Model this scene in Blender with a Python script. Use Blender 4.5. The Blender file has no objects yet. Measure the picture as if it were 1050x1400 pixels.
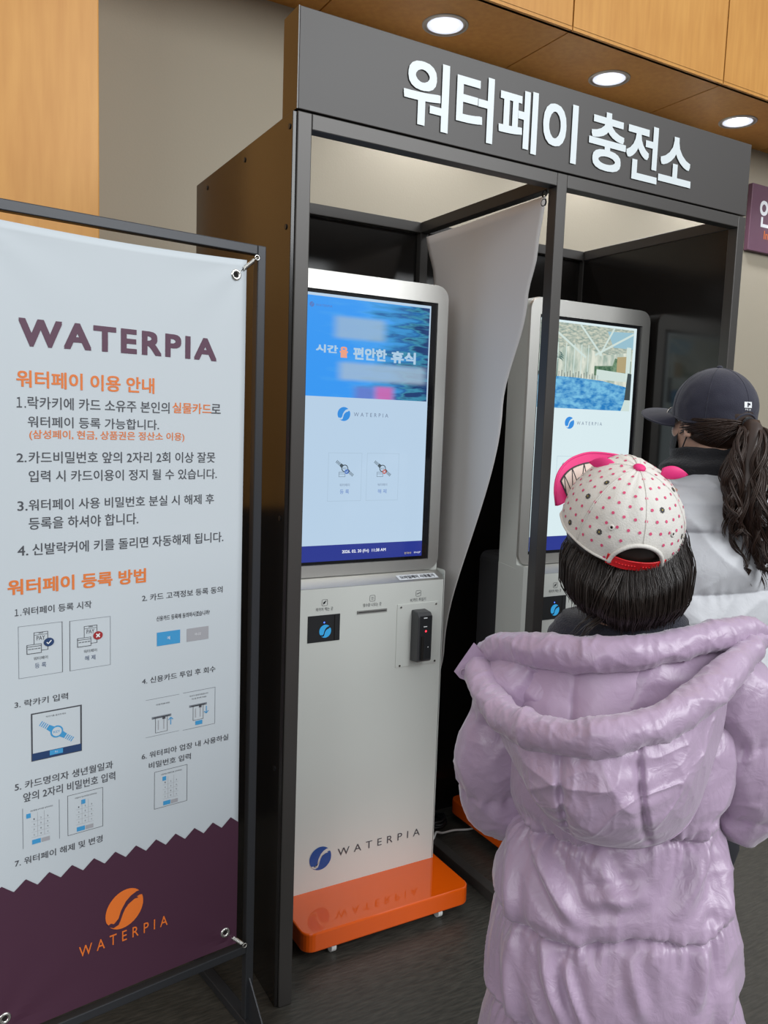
import bpy, math, random
from mathutils import Vector, Matrix, Euler, noise
random.seed(7)
R = math.radians
S = bpy.context.scene
COL = S.collection

# ---------------------------------------------------------------- camera
cam_data = bpy.data.cameras.new('camera')
cam = bpy.data.objects.new('camera', cam_data)
COL.objects.link(cam)
S.camera = cam
def cam_axes(p, y, r):
    f = Vector((-math.sin(y)*math.cos(p), math.cos(y)*math.cos(p), math.sin(p)))
    rt = Vector((math.cos(y), math.sin(y), 0)); up = rt.cross(f)
    return (math.cos(r)*rt + math.sin(r)*up, -math.sin(r)*rt + math.cos(r)*up, f)
_r, _u, _f = cam_axes(-0.11009638, -0.52306361, 0.03474307)
M = Matrix((_r, _u, -_f)).transposed().to_4x4()
M.translation = Vector((-0.73104, -1.69867, 1.42849))
cam.matrix_world = M
cam_data.sensor_fit = 'HORIZONTAL'
cam_data.sensor_width = 36.0
cam_data.lens = 36.0*1111.92/1050.0
cam_data.clip_start = 0.02

# ---------------------------------------------------------------- world, light, exposure
S.view_settings.view_transform = 'Standard'
S.view_settings.look = 'None'
S.view_settings.gamma = 1.0
S.view_settings.use_curve_mapping = False
S.view_settings.exposure = 0.0
W = bpy.data.worlds.new('daylit_hall'); S.world = W
W.use_nodes = True
nt = W.node_tree; nt.nodes.clear()
wo = nt.nodes.new('ShaderNodeOutputWorld'); bg = nt.nodes.new('ShaderNodeBackground')
tc = nt.nodes.new('ShaderNodeTexCoord'); sep = nt.nodes.new('ShaderNodeSeparateXYZ')
ramp = nt.nodes.new('ShaderNodeValToRGB'); mr = nt.nodes.new('ShaderNodeMapRange')
nt.links.new(tc.outputs['Generated'], sep.inputs[0]); nt.links.new(sep.outputs['Z'], mr.inputs[0])
mr.inputs[1].default_value = -1; mr.inputs[2].default_value = 1
nt.links.new(mr.outputs[0], ramp.inputs[0]); nt.links.new(ramp.outputs[0], bg.inputs[0])
e = ramp.color_ramp.elements
e[0].position = 0.45; e[0].color = (.08, .08, .08, 1)
e[1].position = 0.85; e[1].color = (1.25, 1.28, 1.3, 1)
x = e.new(0.52); x.color = (.20, .205, .21, 1)
x = e.new(0.62); x.color = (.60, .62, .64, 1)
bg.inputs[1].default_value = 0.62
nt.links.new(bg.outputs[0], wo.inputs[0])

def area(name, loc, target, size, sizey, energy, col):
    l = bpy.data.lights.new(name, 'AREA'); l.shape = 'RECTANGLE'; l.size = size; l.size_y = sizey
    l.energy = energy; l.color = col
    o = bpy.data.objects.new(name, l); COL.objects.link(o); o.location = loc
    o.rotation_euler = (Vector(target)-Vector(loc)).to_track_quat('-Z', 'Y').to_euler()
    return o
area('window_daylight', (2.6, -6.0, 4.6), (0.5, 0.0, 1.0), 5.0, 3.2, 390, (.95, .98, 1.0))

area('side_window_daylight', (-5.0, -3.6, 3.0), (0.4, 0.4, 1.1), 3.5, 2.4, 95, (.95, .98, 1.0))
# ---------------------------------------------------------------- materials
def srgb(r, g, b):
    f = lambda c: (c/255/12.92) if c/255 <= .04045 else ((c/255+.055)/1.055)**2.4
    return (f(r), f(g), f(b), 1)
def mat(name, col, rough=.5, metal=0., spec=.5, bump=0., bscale=50., emit=None, estr=0., sheen=0., coat=0., aniso=None, ramp=None):
    m = bpy.data.materials.new(name); m.use_nodes = True
    n = m.node_tree; b = n.nodes['Principled BSDF']
    b.inputs['Base Color'].default_value = col
    b.inputs['Roughness'].default_value = rough; b.inputs['Metallic'].default_value = metal
    b.inputs['Specular IOR Level'].default_value = spec
    if sheen: b.inputs['Sheen Weight'].default_value = sheen
    if coat:
        b.inputs['Coat Weight'].default_value = coat; b.inputs['Coat Roughness'].default_value = .05
    if emit:
        b.inputs['Emission Color'].default_value = emit; b.inputs['Emission Strength'].default_value = estr
    if bump:
        t = n.nodes.new('ShaderNodeTexCoord'); no = n.nodes.new('ShaderNodeTexNoise'); bp = n.nodes.new('ShaderNodeBump')
        mp = n.nodes.new('ShaderNodeMapping')
        n.links.new(t.outputs['Object'], mp.inputs[0])
        if aniso: mp.inputs['Scale'].default_value = aniso
        n.links.new(mp.outputs[0], no.inputs['Vector'])
        no.inputs['Scale'].default_value = bscale; no.inputs['Detail'].default_value = 4
        bp.inputs['Strength'].default_value = bump; bp.inputs['Distance'].default_value = .01
        n.links.new(no.outputs['Fac'], bp.inputs['Height']); n.links.new(bp.outputs[0], b.inputs['Normal'])
        if ramp:
            cr = n.nodes.new('ShaderNodeValToRGB'); n.links.new(no.outputs['Fac'], cr.inputs[0])
            cr.color_ramp.elements[0].position = .3; cr.color_ramp.elements[0].color = ramp[0]
            cr.color_ramp.elements[1].position = .7; cr.color_ramp.elements[1].color = ramp[1]
            n.links.new(cr.outputs[0], b.inputs['Base Color'])
    return m
def wood(name, c0, c1, rough=.35, stretch=(14, 14, 1.2)):
    m = bpy.data.materials.new(name); m.use_nodes = True
    n = m.node_tree; b = n.nodes['Principled BSDF']
    t = n.nodes.new('ShaderNodeTexCoord'); mp = n.nodes.new('ShaderNodeMapping'); no = n.nodes.new('ShaderNodeTexNoise')
    no2 = n.nodes.new('ShaderNodeTexNoise'); mx = n.nodes.new('ShaderNodeMix'); cr = n.nodes.new('ShaderNodeValToRGB')
    n.links.new(t.outputs['Object'], mp.inputs[0]); mp.inputs['Scale'].default_value = stretch
    n.links.new(mp.outputs[0], no.inputs['Vector']); no.inputs['Scale'].default_value = 3.; no.inputs['Detail'].default_value = 8
    n.links.new(t.outputs['Object'], no2.inputs['Vector']); no2.inputs['Scale'].default_value = 2.2; no2.inputs['Detail'].default_value = 3
    mx.inputs['Factor'].default_value = .5
    n.links.new(no.outputs['Fac'], mx.inputs['A']); n.links.new(no2.outputs['Fac'], mx.inputs['B'])
    n.links.new(mx.outputs['Result'], cr.inputs[0])
    cr.color_ramp.elements[0].position = .35; cr.color_ramp.elements[0].color = c0
    cr.color_ramp.elements[1].position = .65; cr.color_ramp.elements[1].color = c1
    n.links.new(cr.outputs[0], b.inputs['Base Color']); b.inputs['Roughness'].default_value = rough
    return m
MT = {}
MT['wood'] = wood('honey_veneer', (.60, .26, .045, 1), (.72, .35, .075, 1), .45)
MT['wall'] = mat('beige_paint', (.37, .325, .25, 1), .8, bump=.05, bscale=120)
MT['floor'] = mat('dark_vinyl_floor', (.03, .03, .028, 1), .42, bump=.14, bscale=22, aniso=(1, 6, 1), ramp=((.028, .0275, .024, 1), (.066, .062, .052, 1)))
MT['frame'] = mat('dark_bronze_metal', (.062, .057, .053, 1), .38, .25, .5)
MT['fascia'] = mat('dark_grey_sign_board', (.050, .0445, .0415, 1), .45, 0, .5)
MT['panel'] = mat('gloss_black_panel', (.012, .0105, .0095, 1), .16, 0, .5)
MT['black'] = mat('black_metal', (.022, .023, .025, 1), .4, .3)
MT['stand'] = mat('charcoal_tube', (.045, .047, .052, 1), .38, .4)
MT['banner'] = mat('white_banner_vinyl', (.565, .615, .65, 1), .55, bump=.02, bscale=8)
MT['cloth'] = mat('pale_grey_cloth', (.74, .715, .70, 1), .8)
MT['plum'] = mat('plum_print', srgb(74, 40, 60), .55)
MT['title'] = mat('plum_title_print', srgb(88, 52, 74), .5)
MT['orange_t'] = mat('orange_print', srgb(226, 122, 55), .55)
MT['orange_l'] = mat('orange_logo_print', srgb(240, 122, 45), .55)
MT['ink'] = mat('grey_ink', srgb(72, 74, 80), .55)
MT['inkl'] = mat('thin_grey_line', srgb(120, 126, 134), .55)
MT['navy_i'] = mat('navy_ink', srgb(36, 62, 104), .5)
MT['blue_i'] = mat('blue_ink', srgb(64, 152, 205), .5)
MT['grey_i'] = mat('mid_grey_ink', srgb(165, 165, 170), .5)
MT['red_i'] = mat('red_ink', srgb(160, 40, 44), .5)
MT['white_i'] = mat('white_ink', (.8, .82, .84, 1), .5)
MT['letter'] = mat('white_acrylic', (.72, .78, .80, 1), .35)
MT['steel'] = mat('brushed_steel', (.56, .55, .52, 1), .42, .95, .5, bump=.04, bscale=60, aniso=(14, 14, .5))
MT['cabinet'] = mat('white_powder_coat', (.66, .68, .64, 1), .42, 0, .5)
MT['orange'] = mat('gloss_orange_paint', (.80, .105, .003, 1), .07, 0, .5, coat=.4)
MT['dkblue'] = mat('logo_blue', srgb(20, 76, 150), .4)
MT['glass'] = mat('black_screen_glass', (.008, .008, .01, 1), .08)
MT['gap'] = mat('dark_gap', (.006, .004, .003, 1), .9)
MT['plastic'] = mat('black_plastic', (.018, .019, .021, 1), .35)
MT['plasticg'] = mat('charcoal_plastic', (.05, .05, .053, 1), .4)
MT['slot'] = mat('grey_slot', (.22, .22, .21, 1), .5)
MT['chrome'] = mat('chrome', (.75, .74, .70, 1), .2, 1.)
MT['white_p'] = mat('white_plastic', (.75, .75, .73, 1), .4)
MT['signmaroon'] = mat('plum_sign_board', srgb(100, 66, 84), .5)
def em(name, col, s=1., rough=.1): return mat(name, (.01, .01, .012, 1), rough, 0, .5, emit=col, estr=s)
MT['scr_w'] = em('screen_white', srgb(182, 206, 228))
MT['scr_w2'] = em('screen_white_two', srgb(216, 234, 238))
MT['scr_navy'] = em('screen_navy', srgb(38, 52, 140))
MT['scr_blue'] = em('screen_blue', srgb(52, 140, 220))
MT['scr_ink'] = em('screen_grey_text', srgb(110, 125, 150))
MT['scr_btn'] = em('screen_blue_text', srgb(84, 120, 190))
MT['scr_line'] = em('screen_line', srgb(160, 182, 200))
MT['scr_dark'] = em('screen_dark', srgb(70, 84, 92))
MT['scr_red'] = em('screen_red', srgb(190, 92, 80))
MT['scr_txt'] = em('screen_white_text', srgb(235, 240, 250))
MT['scr_pale'] = em('screen_pale_text', srgb(172, 202, 226))
MT['scr_org'] = em('screen_orange_text', srgb(235, 160, 130))
MT['scr_yel'] = em('screen_yellow_text', srgb(220, 205, 130))
MT['led_blue'] = em('blue_led', (.05, .15, 1, 1), 3)
MT['led_red'] = em('red_led', (1, .03, .05, 1), 3)
MT['rd_logo'] = em('reader_backlit_logo', srgb(48, 150, 205))
MT['lamp'] = mat('downlight_glow', (1, 1, 1, 1), .5, emit=(.86, .92, 1, 1), estr=9)
MT['ring'] = mat('downlight_ring', (.62, .6, .62, 1), .35, .2)
MT['reflector'] = mat('downlight_reflector', (.8, .8, .85, 1), .25, .6, emit=(.75, .82, 1, 1), estr=.9)

# ---------------------------------------------------------------- mesh helpers
class MB:
    def __init__(s): s.v = []; s.f = []; s.m = []; s.ml = []; s.sm = []
    def mi(s, m):
        if m not in s.ml: s.ml.append(m)
        return s.ml.index(m)
    def add(s, vs, fs, m, smooth=False):
        o = len(s.v); s.v += [Vector(p) for p in vs]; k = s.mi(m)
        for f in fs: s.f.append([o+i for i in f]); s.m.append(k); s.sm.append(smooth)
    def box(s, x0, x1, y0, y1, z0, z1, m):
        vs = [(x, y, z) for x in (x0, x1) for y in (y0, y1) for z in (z0, z1)]
        s.add(vs, [(0, 1, 3, 2), (4, 6, 7, 5), (0, 4, 5, 1), (2, 3, 7, 6), (0, 2, 6, 4), (1, 5, 7, 3)], m)
    def prism(s, poly, a, b, m, fr=None, smooth=False):
        # poly in 2-D, extruded from a to b along the third axis; fr maps (u, v, w) to a point
        fr = fr or (lambda u, v, w: (u, v, w)); n = len(poly)
        vs = [fr(u, v, a) for u, v in poly]+[fr(u, v, b) for u, v in poly]
        fs = [list(range(n))[::-1], list(range(n, 2*n))]+[(i, (i+1) % n, n+(i+1) % n, n+i) for i in range(n)]
        s.add(vs, fs, m, smooth)
    def grid(s, fn, nu, nv, m, cu=False, cv=False, keep=None, smooth=True, capv=False):
        vs = [fn(i/(nu if cu else nu-1), j/(nv if cv else nv-1)) for j in range(nv) for i in range(nu)]
        fs = []
        for j in range(nv if cv else nv-1):
            for i in range(nu if cu else nu-1):
                if keep and not keep((i+.5)/nu, (j+.5)/nv): continue
                a, b = i, (i+1) % nu; c, d = j, (j+1) % nv
                fs.append((c*nu+a, c*nu+b, d*nu+b, d*nu+a))
        if capv: fs += [list(range(nu))[::-1], [(nv-1)*nu+i for i in range(nu)]]
        s.add(vs, fs, m, smooth)
    def tube(s, pts, rad, m, n=8, closed=False, cap=True, squash=1.):
        pts = [Vector(p) for p in pts]; k = len(pts)
        rad = rad if hasattr(rad, '__len__') else [rad]*k
        T = []
        for i in range(k):
            a = pts[(i-1) % k] if closed or i else pts[0]; b = pts[(i+1) % k] if closed or i < k-1 else pts[-1]
            d = (b-a); T.append(d.normalized() if d.length > 1e-9 else Vector((0, 0, 1)))
        N = Vector((0, 0, 1)) if abs(T[0].z) < .9 else Vector((1, 0, 0))
        N = (N-T[0]*N.dot(T[0])).normalized(); vs = []
        for i in range(k):
            N = (N-T[i]*N.dot(T[i])).normalized(); B = T[i].cross(N)
            for j in range(n):
                a = 2*math.pi*j/n
                vs.append(pts[i]+(N*math.cos(a)+B*math.sin(a)*squash)*rad[i])
        fs = [(i*n+j, i*n+(j+1) % n, ((i+1) % k)*n+(j+1) % n, ((i+1) % k)*n+j) for i in range(k if closed else k-1) for j in range(n)]
        if cap and not closed: fs += [list(range(n))[::-1], [(k-1)*n+j for j in range(n)]]
        s.add(vs, fs, m, True)
    def ball(s, c, r, m, nu=16, nv=10):
        r = r if hasattr(r, '__len__') else (r, r, r)
        def fn(u, v):
            a = 2*math.pi*u; e = -math.pi/2+math.pi*(.02+.96*v)
            return (c[0]+r[0]*math.cos(a)*math.cos(e), c[1]+r[1]*math.sin(a)*math.cos(e), c[2]+r[2]*math.sin(e))
        s.grid(fn, nu, nv, m, cu=True, capv=True)
    def build(s, name, parent=None, loc=None, bevel=0., fn=None):
        me = bpy.data.meshes.new(name)
        L = Vector(loc) if loc else None
        vs = [fn(p) if fn else p for p in s.v]
        if L: vs = [p-L for p in vs]
        me.from_pydata([tuple(p) for p in vs], [], s.f)
        for m in s.ml: me.materials.append(m)
        for p, k, sm in zip(me.polygons, s.m, s.sm): p.material_index = k; p.use_smooth = sm
        me.validate(); me.update()
        o = bpy.data.objects.new(name, me); COL.objects.link(o)
        if L: o.location = L
        if parent: o.parent = parent
        if bevel:
            b = o.modifiers.new('bevel', 'BEVEL'); b.width = bevel; b.segments = 2; b.limit_method = 'ANGLE'; b.angle_limit = R(40)
        return o
def tag(o, label, cat, group=None):
    o['label'] = label; o['category'] = cat
    if group: o['group'] = group
    return o
def empty(name, loc, label, cat, group=None, rz=0):
    o = bpy.data.objects.new(name, None); COL.objects.link(o); o.location = loc; o.rotation_euler = (0, 0, rz)
    o.empty_display_size = .05
    return tag(o, label, cat, group)
def struct(o): o['kind'] = 'structure'; return o
def rel(e):
    # parts are written in world coordinates; this takes them into the frame of their unrotated parent
    l = Vector(e.location); return lambda p: Vector(p)-l
def rrect(x0, x1, y0, y1, r, n=5):
    out = []
    for cx, cy, a0 in ((x1-r, y0+r, -90), (x1-r, y1-r, 0), (x0+r, y1-r, 90), (x0+r, y0+r, 180)):
        for i in range(n+1):
            a = R(a0+90*i/n); out.append((cx+r*math.cos(a), cy+r*math.sin(a)))
    return out
def circ(cx, cy, rx, ry=None, n=28, a0=0):
    ry = ry or rx
    return [(cx+rx*math.cos(R(a0)+2*math.pi*i/n), cy+ry*math.sin(R(a0)+2*math.pi*i/n)) for i in range(n)]
def resample(pts, n):
    pts = [Vector(p) for p in pts]; k = len(pts); out = []
    for i in range(n):
        t = i/(n-1)*(k-1); a = min(int(t), k-2); u = t-a
        p0 = pts[max(a-1, 0)]; p1 = pts[a]; p2 = pts[a+1]; p3 = pts[min(a+2, k-1)]
        out.append(.5*((2*p1)+(p2-p0)*u+(2*p0-5*p1+4*p2-p3)*u*u+(3*p1-p0-3*p2+p3)*u**3))
    return out
def lerp_tab(tab, t):
    if t <= tab[0][0]: return tab[0][1]
    for (a, va), (b, vb) in zip(tab, tab[1:]):
        if t <= b:
            u = (t-a)/(b-a); u = u*u*(3-2*u); return va+(vb-va)*u
    return tab[-1][1]
_tcache = {}
def text2d(body, bold=0., space=1.):
    k = (body, space)
    if k not in _tcache:
        c = bpy.data.curves.new('lettering', 'FONT'); c.body = body; c.size = 1; c.space_character = space; c.resolution_u = 4
        o = bpy.data.objects.new('lettering', c)
        me = bpy.data.meshes.new_from_object(o)
        vs = [(v.co.x, v.co.y) for v in me.vertices]; fs = [tuple(p.vertices) for p in me.polygons]
        bpy.data.objects.remove(o); bpy.data.curves.remove(c); bpy.data.meshes.remove(me)
        _tcache[k] = (vs, fs)
    vs, fs = _tcache[k]
    if not bold: return vs, fs
    # heavier strokes: the same outlines laid over each other, shifted around a small square
    V, Fc = [], []
    for i in range(8):
        dx, dy = bold*round(1.2*math.cos(i*math.pi/4)), bold*round(1.2*math.sin(i*math.pi/4)); o = len(V)
        V += [(x+dx, y+dy, i*4e-5) for x, y in vs]; Fc += [tuple(j+o for j in f) for f in fs]
    return V, Fc
def put_text(mb, body, box, m, fr, w=0., bold=0., space=1., warp=None):
    vs, fs = text2d(body, bold, space)
    x0 = min(v[0] for v in vs); x1 = max(v[0] for v in vs); y0 = min(v[1] for v in vs); y1 = max(v[1] for v in vs)
    s0, s1, z0, z1 = box; out = []
    for a, b, *lift in vs:
        u = (a-x0)/(x1-x0); t = (b-y0)/(y1-y0)
        if warp: u, t = warp(u, t)
        out.append(fr(s0+(s1-s0)*u, z0+(z1-z0)*t, w+(lift[0] if lift else 0)))
    # outline text faces upward in its own plane: keep the winding
    mb.add(out, fs, m)
def put_poly(mb, poly, m, fr, w=0.): mb.add([fr(a, b, w) for a, b in poly], [list(range(len(poly)))], m)
def put_rect(mb, s0, s1, z0, z1, m, fr, w=0.): put_poly(mb, [(s0, z0), (s1, z0), (s1, z1), (s0, z1)], m, fr, w)
def put_line(mb, p, q, t, m, fr, w=0.):
    d = Vector((q[0]-p[0], q[1]-p[1])); n = Vector((-d.y, d.x)).normalized()*t/2
    put_poly(mb, [(p[0]-n.x, p[1]-n.y), (q[0]-n.x, q[1]-n.y), (q[0]+n.x, q[1]+n.y), (p[0]+n.x, p[1]+n.y)], m, fr, w)
def put_frame(mb, s0, s1, z0, z1, t, m, fr, w=0., sides='lrtb'):
    if 'b' in sides: put_rect(mb, s0, s1, z0, z0+t, m, fr, w)
    if 't' in sides: put_rect(mb, s0, s1, z1-t, z1, m, fr, w)
    if 'l' in sides: put_rect(mb, s0, s0+t, z0, z1, m, fr, w)
    if 'r' in sides: put_rect(mb, s1-t, s1, z0, z1, m, fr, w)
WAVE_O = [(-.92, -.42), (-.78, -.58), (-.66, -.53), (-.54, -.66), (-.42, -.55), (-.34, -.62), (-.27, -.40), (-.18, -.02), (.02, .36), (.25, .58), (.55, .72), (.82, .72)]
WAVE_I = [(.93, .46), (.76, .48), (.60, .44), (.70, .35), (.50, .36), (.24, .26), (.06, .06), (-.06, -.22), (-.14, -.52), (-.22, -.74), (-.48, -.82), (-.76, -.68)]
def put_logo(mb, cx, cy, rx, ry, mdisc, mwave, fr, w=0., shear=0.):
    put_poly(mb, [(x+shear*(y-cy), y) for x, y in circ(cx, cy, rx, ry, 40)], mdisc, fr, w)
    O, I = WAVE_O, WAVE_I[::-1]
    for i in range(len(O)-1):
        q = [O[i], O[i+1], I[i+1], I[i]]
        put_poly(mb, [(cx+rx*x+shear*ry*y, cy+ry*y) for x, y in q], mwave, fr, w+.0004)
# ---------------------------------------------------------------- setting
m = MB(); m.box(-5, 7, -8, 1.39, -.02, 0, MT['floor']); struct(m.build('floor'))
m = MB(); m.box(-5, 7, 1.39, 1.5, 0, 3.0, MT['wall']); struct(m.build('wall_back'))
# wooden soffit above the booth: panels with dark joints
m = MB(); m.box(-5, 7, .935, 1.39, 3.012, 3.03, MT['gap'])
k0 = -5
for i in range(-6, 8):
    x0 = -.241+.905*i
    m.box(x0+.003, x0+.902, .925, 1.39, 3.0, 3.014, MT['wood'])
struct(m.build('ceiling'))
m = MB(); m.box(-5, 7, .937, .95, 3.0, 5.2, MT['gap'])
for i in range(-6, 8):
    x0 = -.241+.905*i
    m.box(x0+.004, x0+.901, .925, .939, 3.012, 5.2, MT['wood'])
struct(m.build('trim_1'))
m = MB(); m.box(-5, -.238, .925, 1.39, 1.12, 3.0, MT['wood']); struct(m.build('wall_left', bevel=.004))
m = MB(); m.box(-5, -.236, .92, 1.39, 0, 1.12, MT['black']); struct(m.build('baseboard_left_added'))  # unseen dark plinth, added so the booth's side panel reflects black lower down

# downlights; the right-hand pair is out of view, added to brighten the wall
for i, (x, y) in enumerate(((1.128, 1.174), (2.016, 1.172), (2.915, 1.18), (3.805, 1.176), (4.695, 1.176))):
    t = empty('downlight', (x, y, 3.0), ('round lit downlight in the wooden soffit above the first bay, first of the row',
        'round lit downlight in the wooden soffit above the second bay of the booth',
        'round lit downlight in the wooden soffit above the right end of the booth sign',
        'round lit downlight in the wooden soffit above the plum wall sign', 'round lit downlight in the wooden soffit beyond the plum wall sign')[i], 'ceiling light', 'recessed downlights in the wooden soffit')
    m = MB()
    prof = [(.082, -.002), (.092, -.003), (.092, 0), (.08, .0), (.074, -.004), (.07, -.001)]
    m.grid(lambda u, v: (math.cos(2*math.pi*u)*prof[round(v*5)][0], math.sin(2*math.pi*u)*prof[round(v*5)][0], prof[round(v*5)][1]), 40, 6, MT['ring'], cu=True)
    m.build('trim_ring', t)
    m = MB(); m.grid(lambda u, v: (math.cos(2*math.pi*u)*(.072-.03*v), math.sin(2*math.pi*u)*(.072-.03*v), -.002+.001*v), 40, 4, MT['reflector'], cu=True)
    m.build('reflector', t)
    m = MB(); m.add([(.05*math.cos(2*math.pi*k/32), .05*math.sin(2*math.pi*k/32), -.004) for k in range(32)], [list(range(32))[::-1]], MT['lamp'])
    m.build('lens', t)
    l = bpy.data.lights.new('downlight_beam', 'SPOT'); l.energy = 26; l.color = (.92, .95, 1); l.spot_size = R(125); l.spot_blend = .7; l.shadow_soft_size = .05
    o = bpy.data.objects.new('downlight_beam', l); COL.objects.link(o); o.parent = t; o.location = (0, 0, -.02)

# wall sign at the right
sg = empty('wall_sign', (3.85, 1.385, 2.45), 'plum information sign board with white and orange lettering, on the back wall beyond the booth', 'sign')
F = rel(sg)
m = MB(); m.box(3.31, 4.6, 1.36, 1.388, 2.452, 2.812, MT['signmaroon']); m.build('board', sg, fn=F, bevel=.003)
fr = lambda a, b, w: (a, 1.36-.001-w, b)
m = MB(); put_text(m, '안내', (3.385, 3.62, 2.585, 2.742), MT['white_i'], fr, bold=.02); m.build('lettering', sg, fn=F)
m = MB(); put_text(m, 'Information', (3.437, 3.70, 2.525, 2.573), MT['orange_t'], fr, bold=.01); m.build('lettering', sg, fn=F)

# ---------------------------------------------------------------- booth
BW, BH, BD, T, XC = 1.4932, 2.09, .701, .034, .7359
bo = empty('charging_booth', (BW/2, BD/2, 0), 'large dark two-bay booth with a grey header board reading in white letters, around both kiosks', 'booth')
F = rel(bo)
def bpart(name, *b, mt='frame', bev=.002):
    q = MB(); q.box(*b, MT[mt]); return q.build(name, bo, fn=F, bevel=bev)
for x in (0, XC, BW-T): bpart('front_post', x, x+T, 0, T, 0, BH)
for x in (0.0, XC, BW-T): bpart('rear_post', x+.002, x+T-.002, BD-T, BD, 0, BH-T)
bpart('front_beam', T, XC, 0, T, BH-T, BH); bpart('front_beam', XC+T, BW-T, 0, T, BH-T, BH)
bpart('rear_beam', .001, BW-.001, BD-T, BD-.001, BH-T+.0005, BH-.0005)
for x in (0, XC, BW-T): bpart('cross_beam', x+.001, x+T-.001, T, BD-T, BH-T, BH)
bpart('floor_rail', XC, XC+T, T, BD-T, 0, T)
bpart('floor_rail', BW-T, BW, T, BD-T, 0, T)
sp = bpart('side_panel', -.010, -.001, .004, BD, .004, BH-.001, mt='panel', bev=.001)
bpart('side_panel', BW-T+.004, BW-.004, T, BD-T, T, BH-T, mt='panel', bev=0)
for a, b in ((T, XC), (XC+T, BW-T)): bpart('back_panel', a, b, BD-.014, BD-.004, .0, BH-T, mt='panel', bev=0)
for y, z in ((.02, BH-.03), (.3, BH-.03), (.6, BH-.03), (.03, 1.85), (.03, 1.2), (.03, .6)):
    q = MB(); q.prism(circ(y, z, .006, n=10), -.012, -.009, MT['black'], fr=lambda u, v, w: (w, u, v)); q.build('panel_screw', sp, fn=F)
hp = MB(); hp.box(0, BW, .0, .08, BH+.004, BH+.2137, MT['fascia']); hp = hp.build('header_board', bo, fn=F, bevel=.0015)
q = MB(); q.box(-.003, -.0005, .0, .08, BH+.004, BH+.2137, MT['panel']); q.build('header_end_plate', bo, fn=F)
q = MB()
fr = lambda a, b, w: (a, -.001-w, b)
for ch, b in zip('워터페이충전소', ((.2604, .385, 2.1167, 2.269), (.4074, .5173, 2.1176, 2.2696), (.5347, .6565, 2.1179, 2.2673), (.6752, .7917, 2.1192, 2.2655), (.8334, .9683, 2.1213, 2.2716), (.9707, 1.094, 2.1192, 2.2701), (1.0992, 1.2327, 2.1318, 2.2605))):
    q = MB(); put_text(q, ch, b, MT['letter'], fr, .002, bold=.022); q.build('letter', hp, fn=F)

# pale cloth hung on the divider between the bays
cx_ = XC-.006
cl = empty('divider_cloth', (cx_, .3, 2.02), 'pale grey cloth hung slanting from the divider beam between the two kiosks', 'cloth')
F = rel(cl)
q = MB()
def cloth(u, v):
    z = 2.034-1.62*v
    y0 = .607-.10*min(v*5, 1)*.55-.02*v; y1 = .036+.01*min(1, v*8)*1.0+.392*max(0, v-.05)**1.0*.72/ .62*.8
    zz = 2.030+.008*u-1.62*v
    y1 = lerp_tab([(0, .036), (.085, .056), (.16, .088), (.344, .173), (.82, .413), (1, .50)], v)
    y0 = lerp_tab([(0, .607), (.09, .557), (.5, .54), (1, .53)], v)
    y = y0+(y1-y0)*u
    return (cx_+.004*math.sin(y*18+v*3)*v-.006*math.exp(-((u-.5*v)/.2)**2)*math.exp(-v*6), y, zz)
q.grid(cloth, 30, 60, MT['cloth'])
o = q.build('cloth_sheet', cl, fn=F)
sd = o.modifiers.new('thick', 'SOLIDIFY'); sd.thickness = .0015
for (y, z) in ((.042, 2.045), (.043, 2.022), (.603, 2.022)):
    q = MB(); q.tube([(cx_, y+.009*math.cos(2*math.pi*k/16), z+.009*math.sin(2*math.pi*k/16)) for k in range(16)], .0022, MT['black'], 6, closed=True)
    q.build('ring', cl, fn=F)
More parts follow.
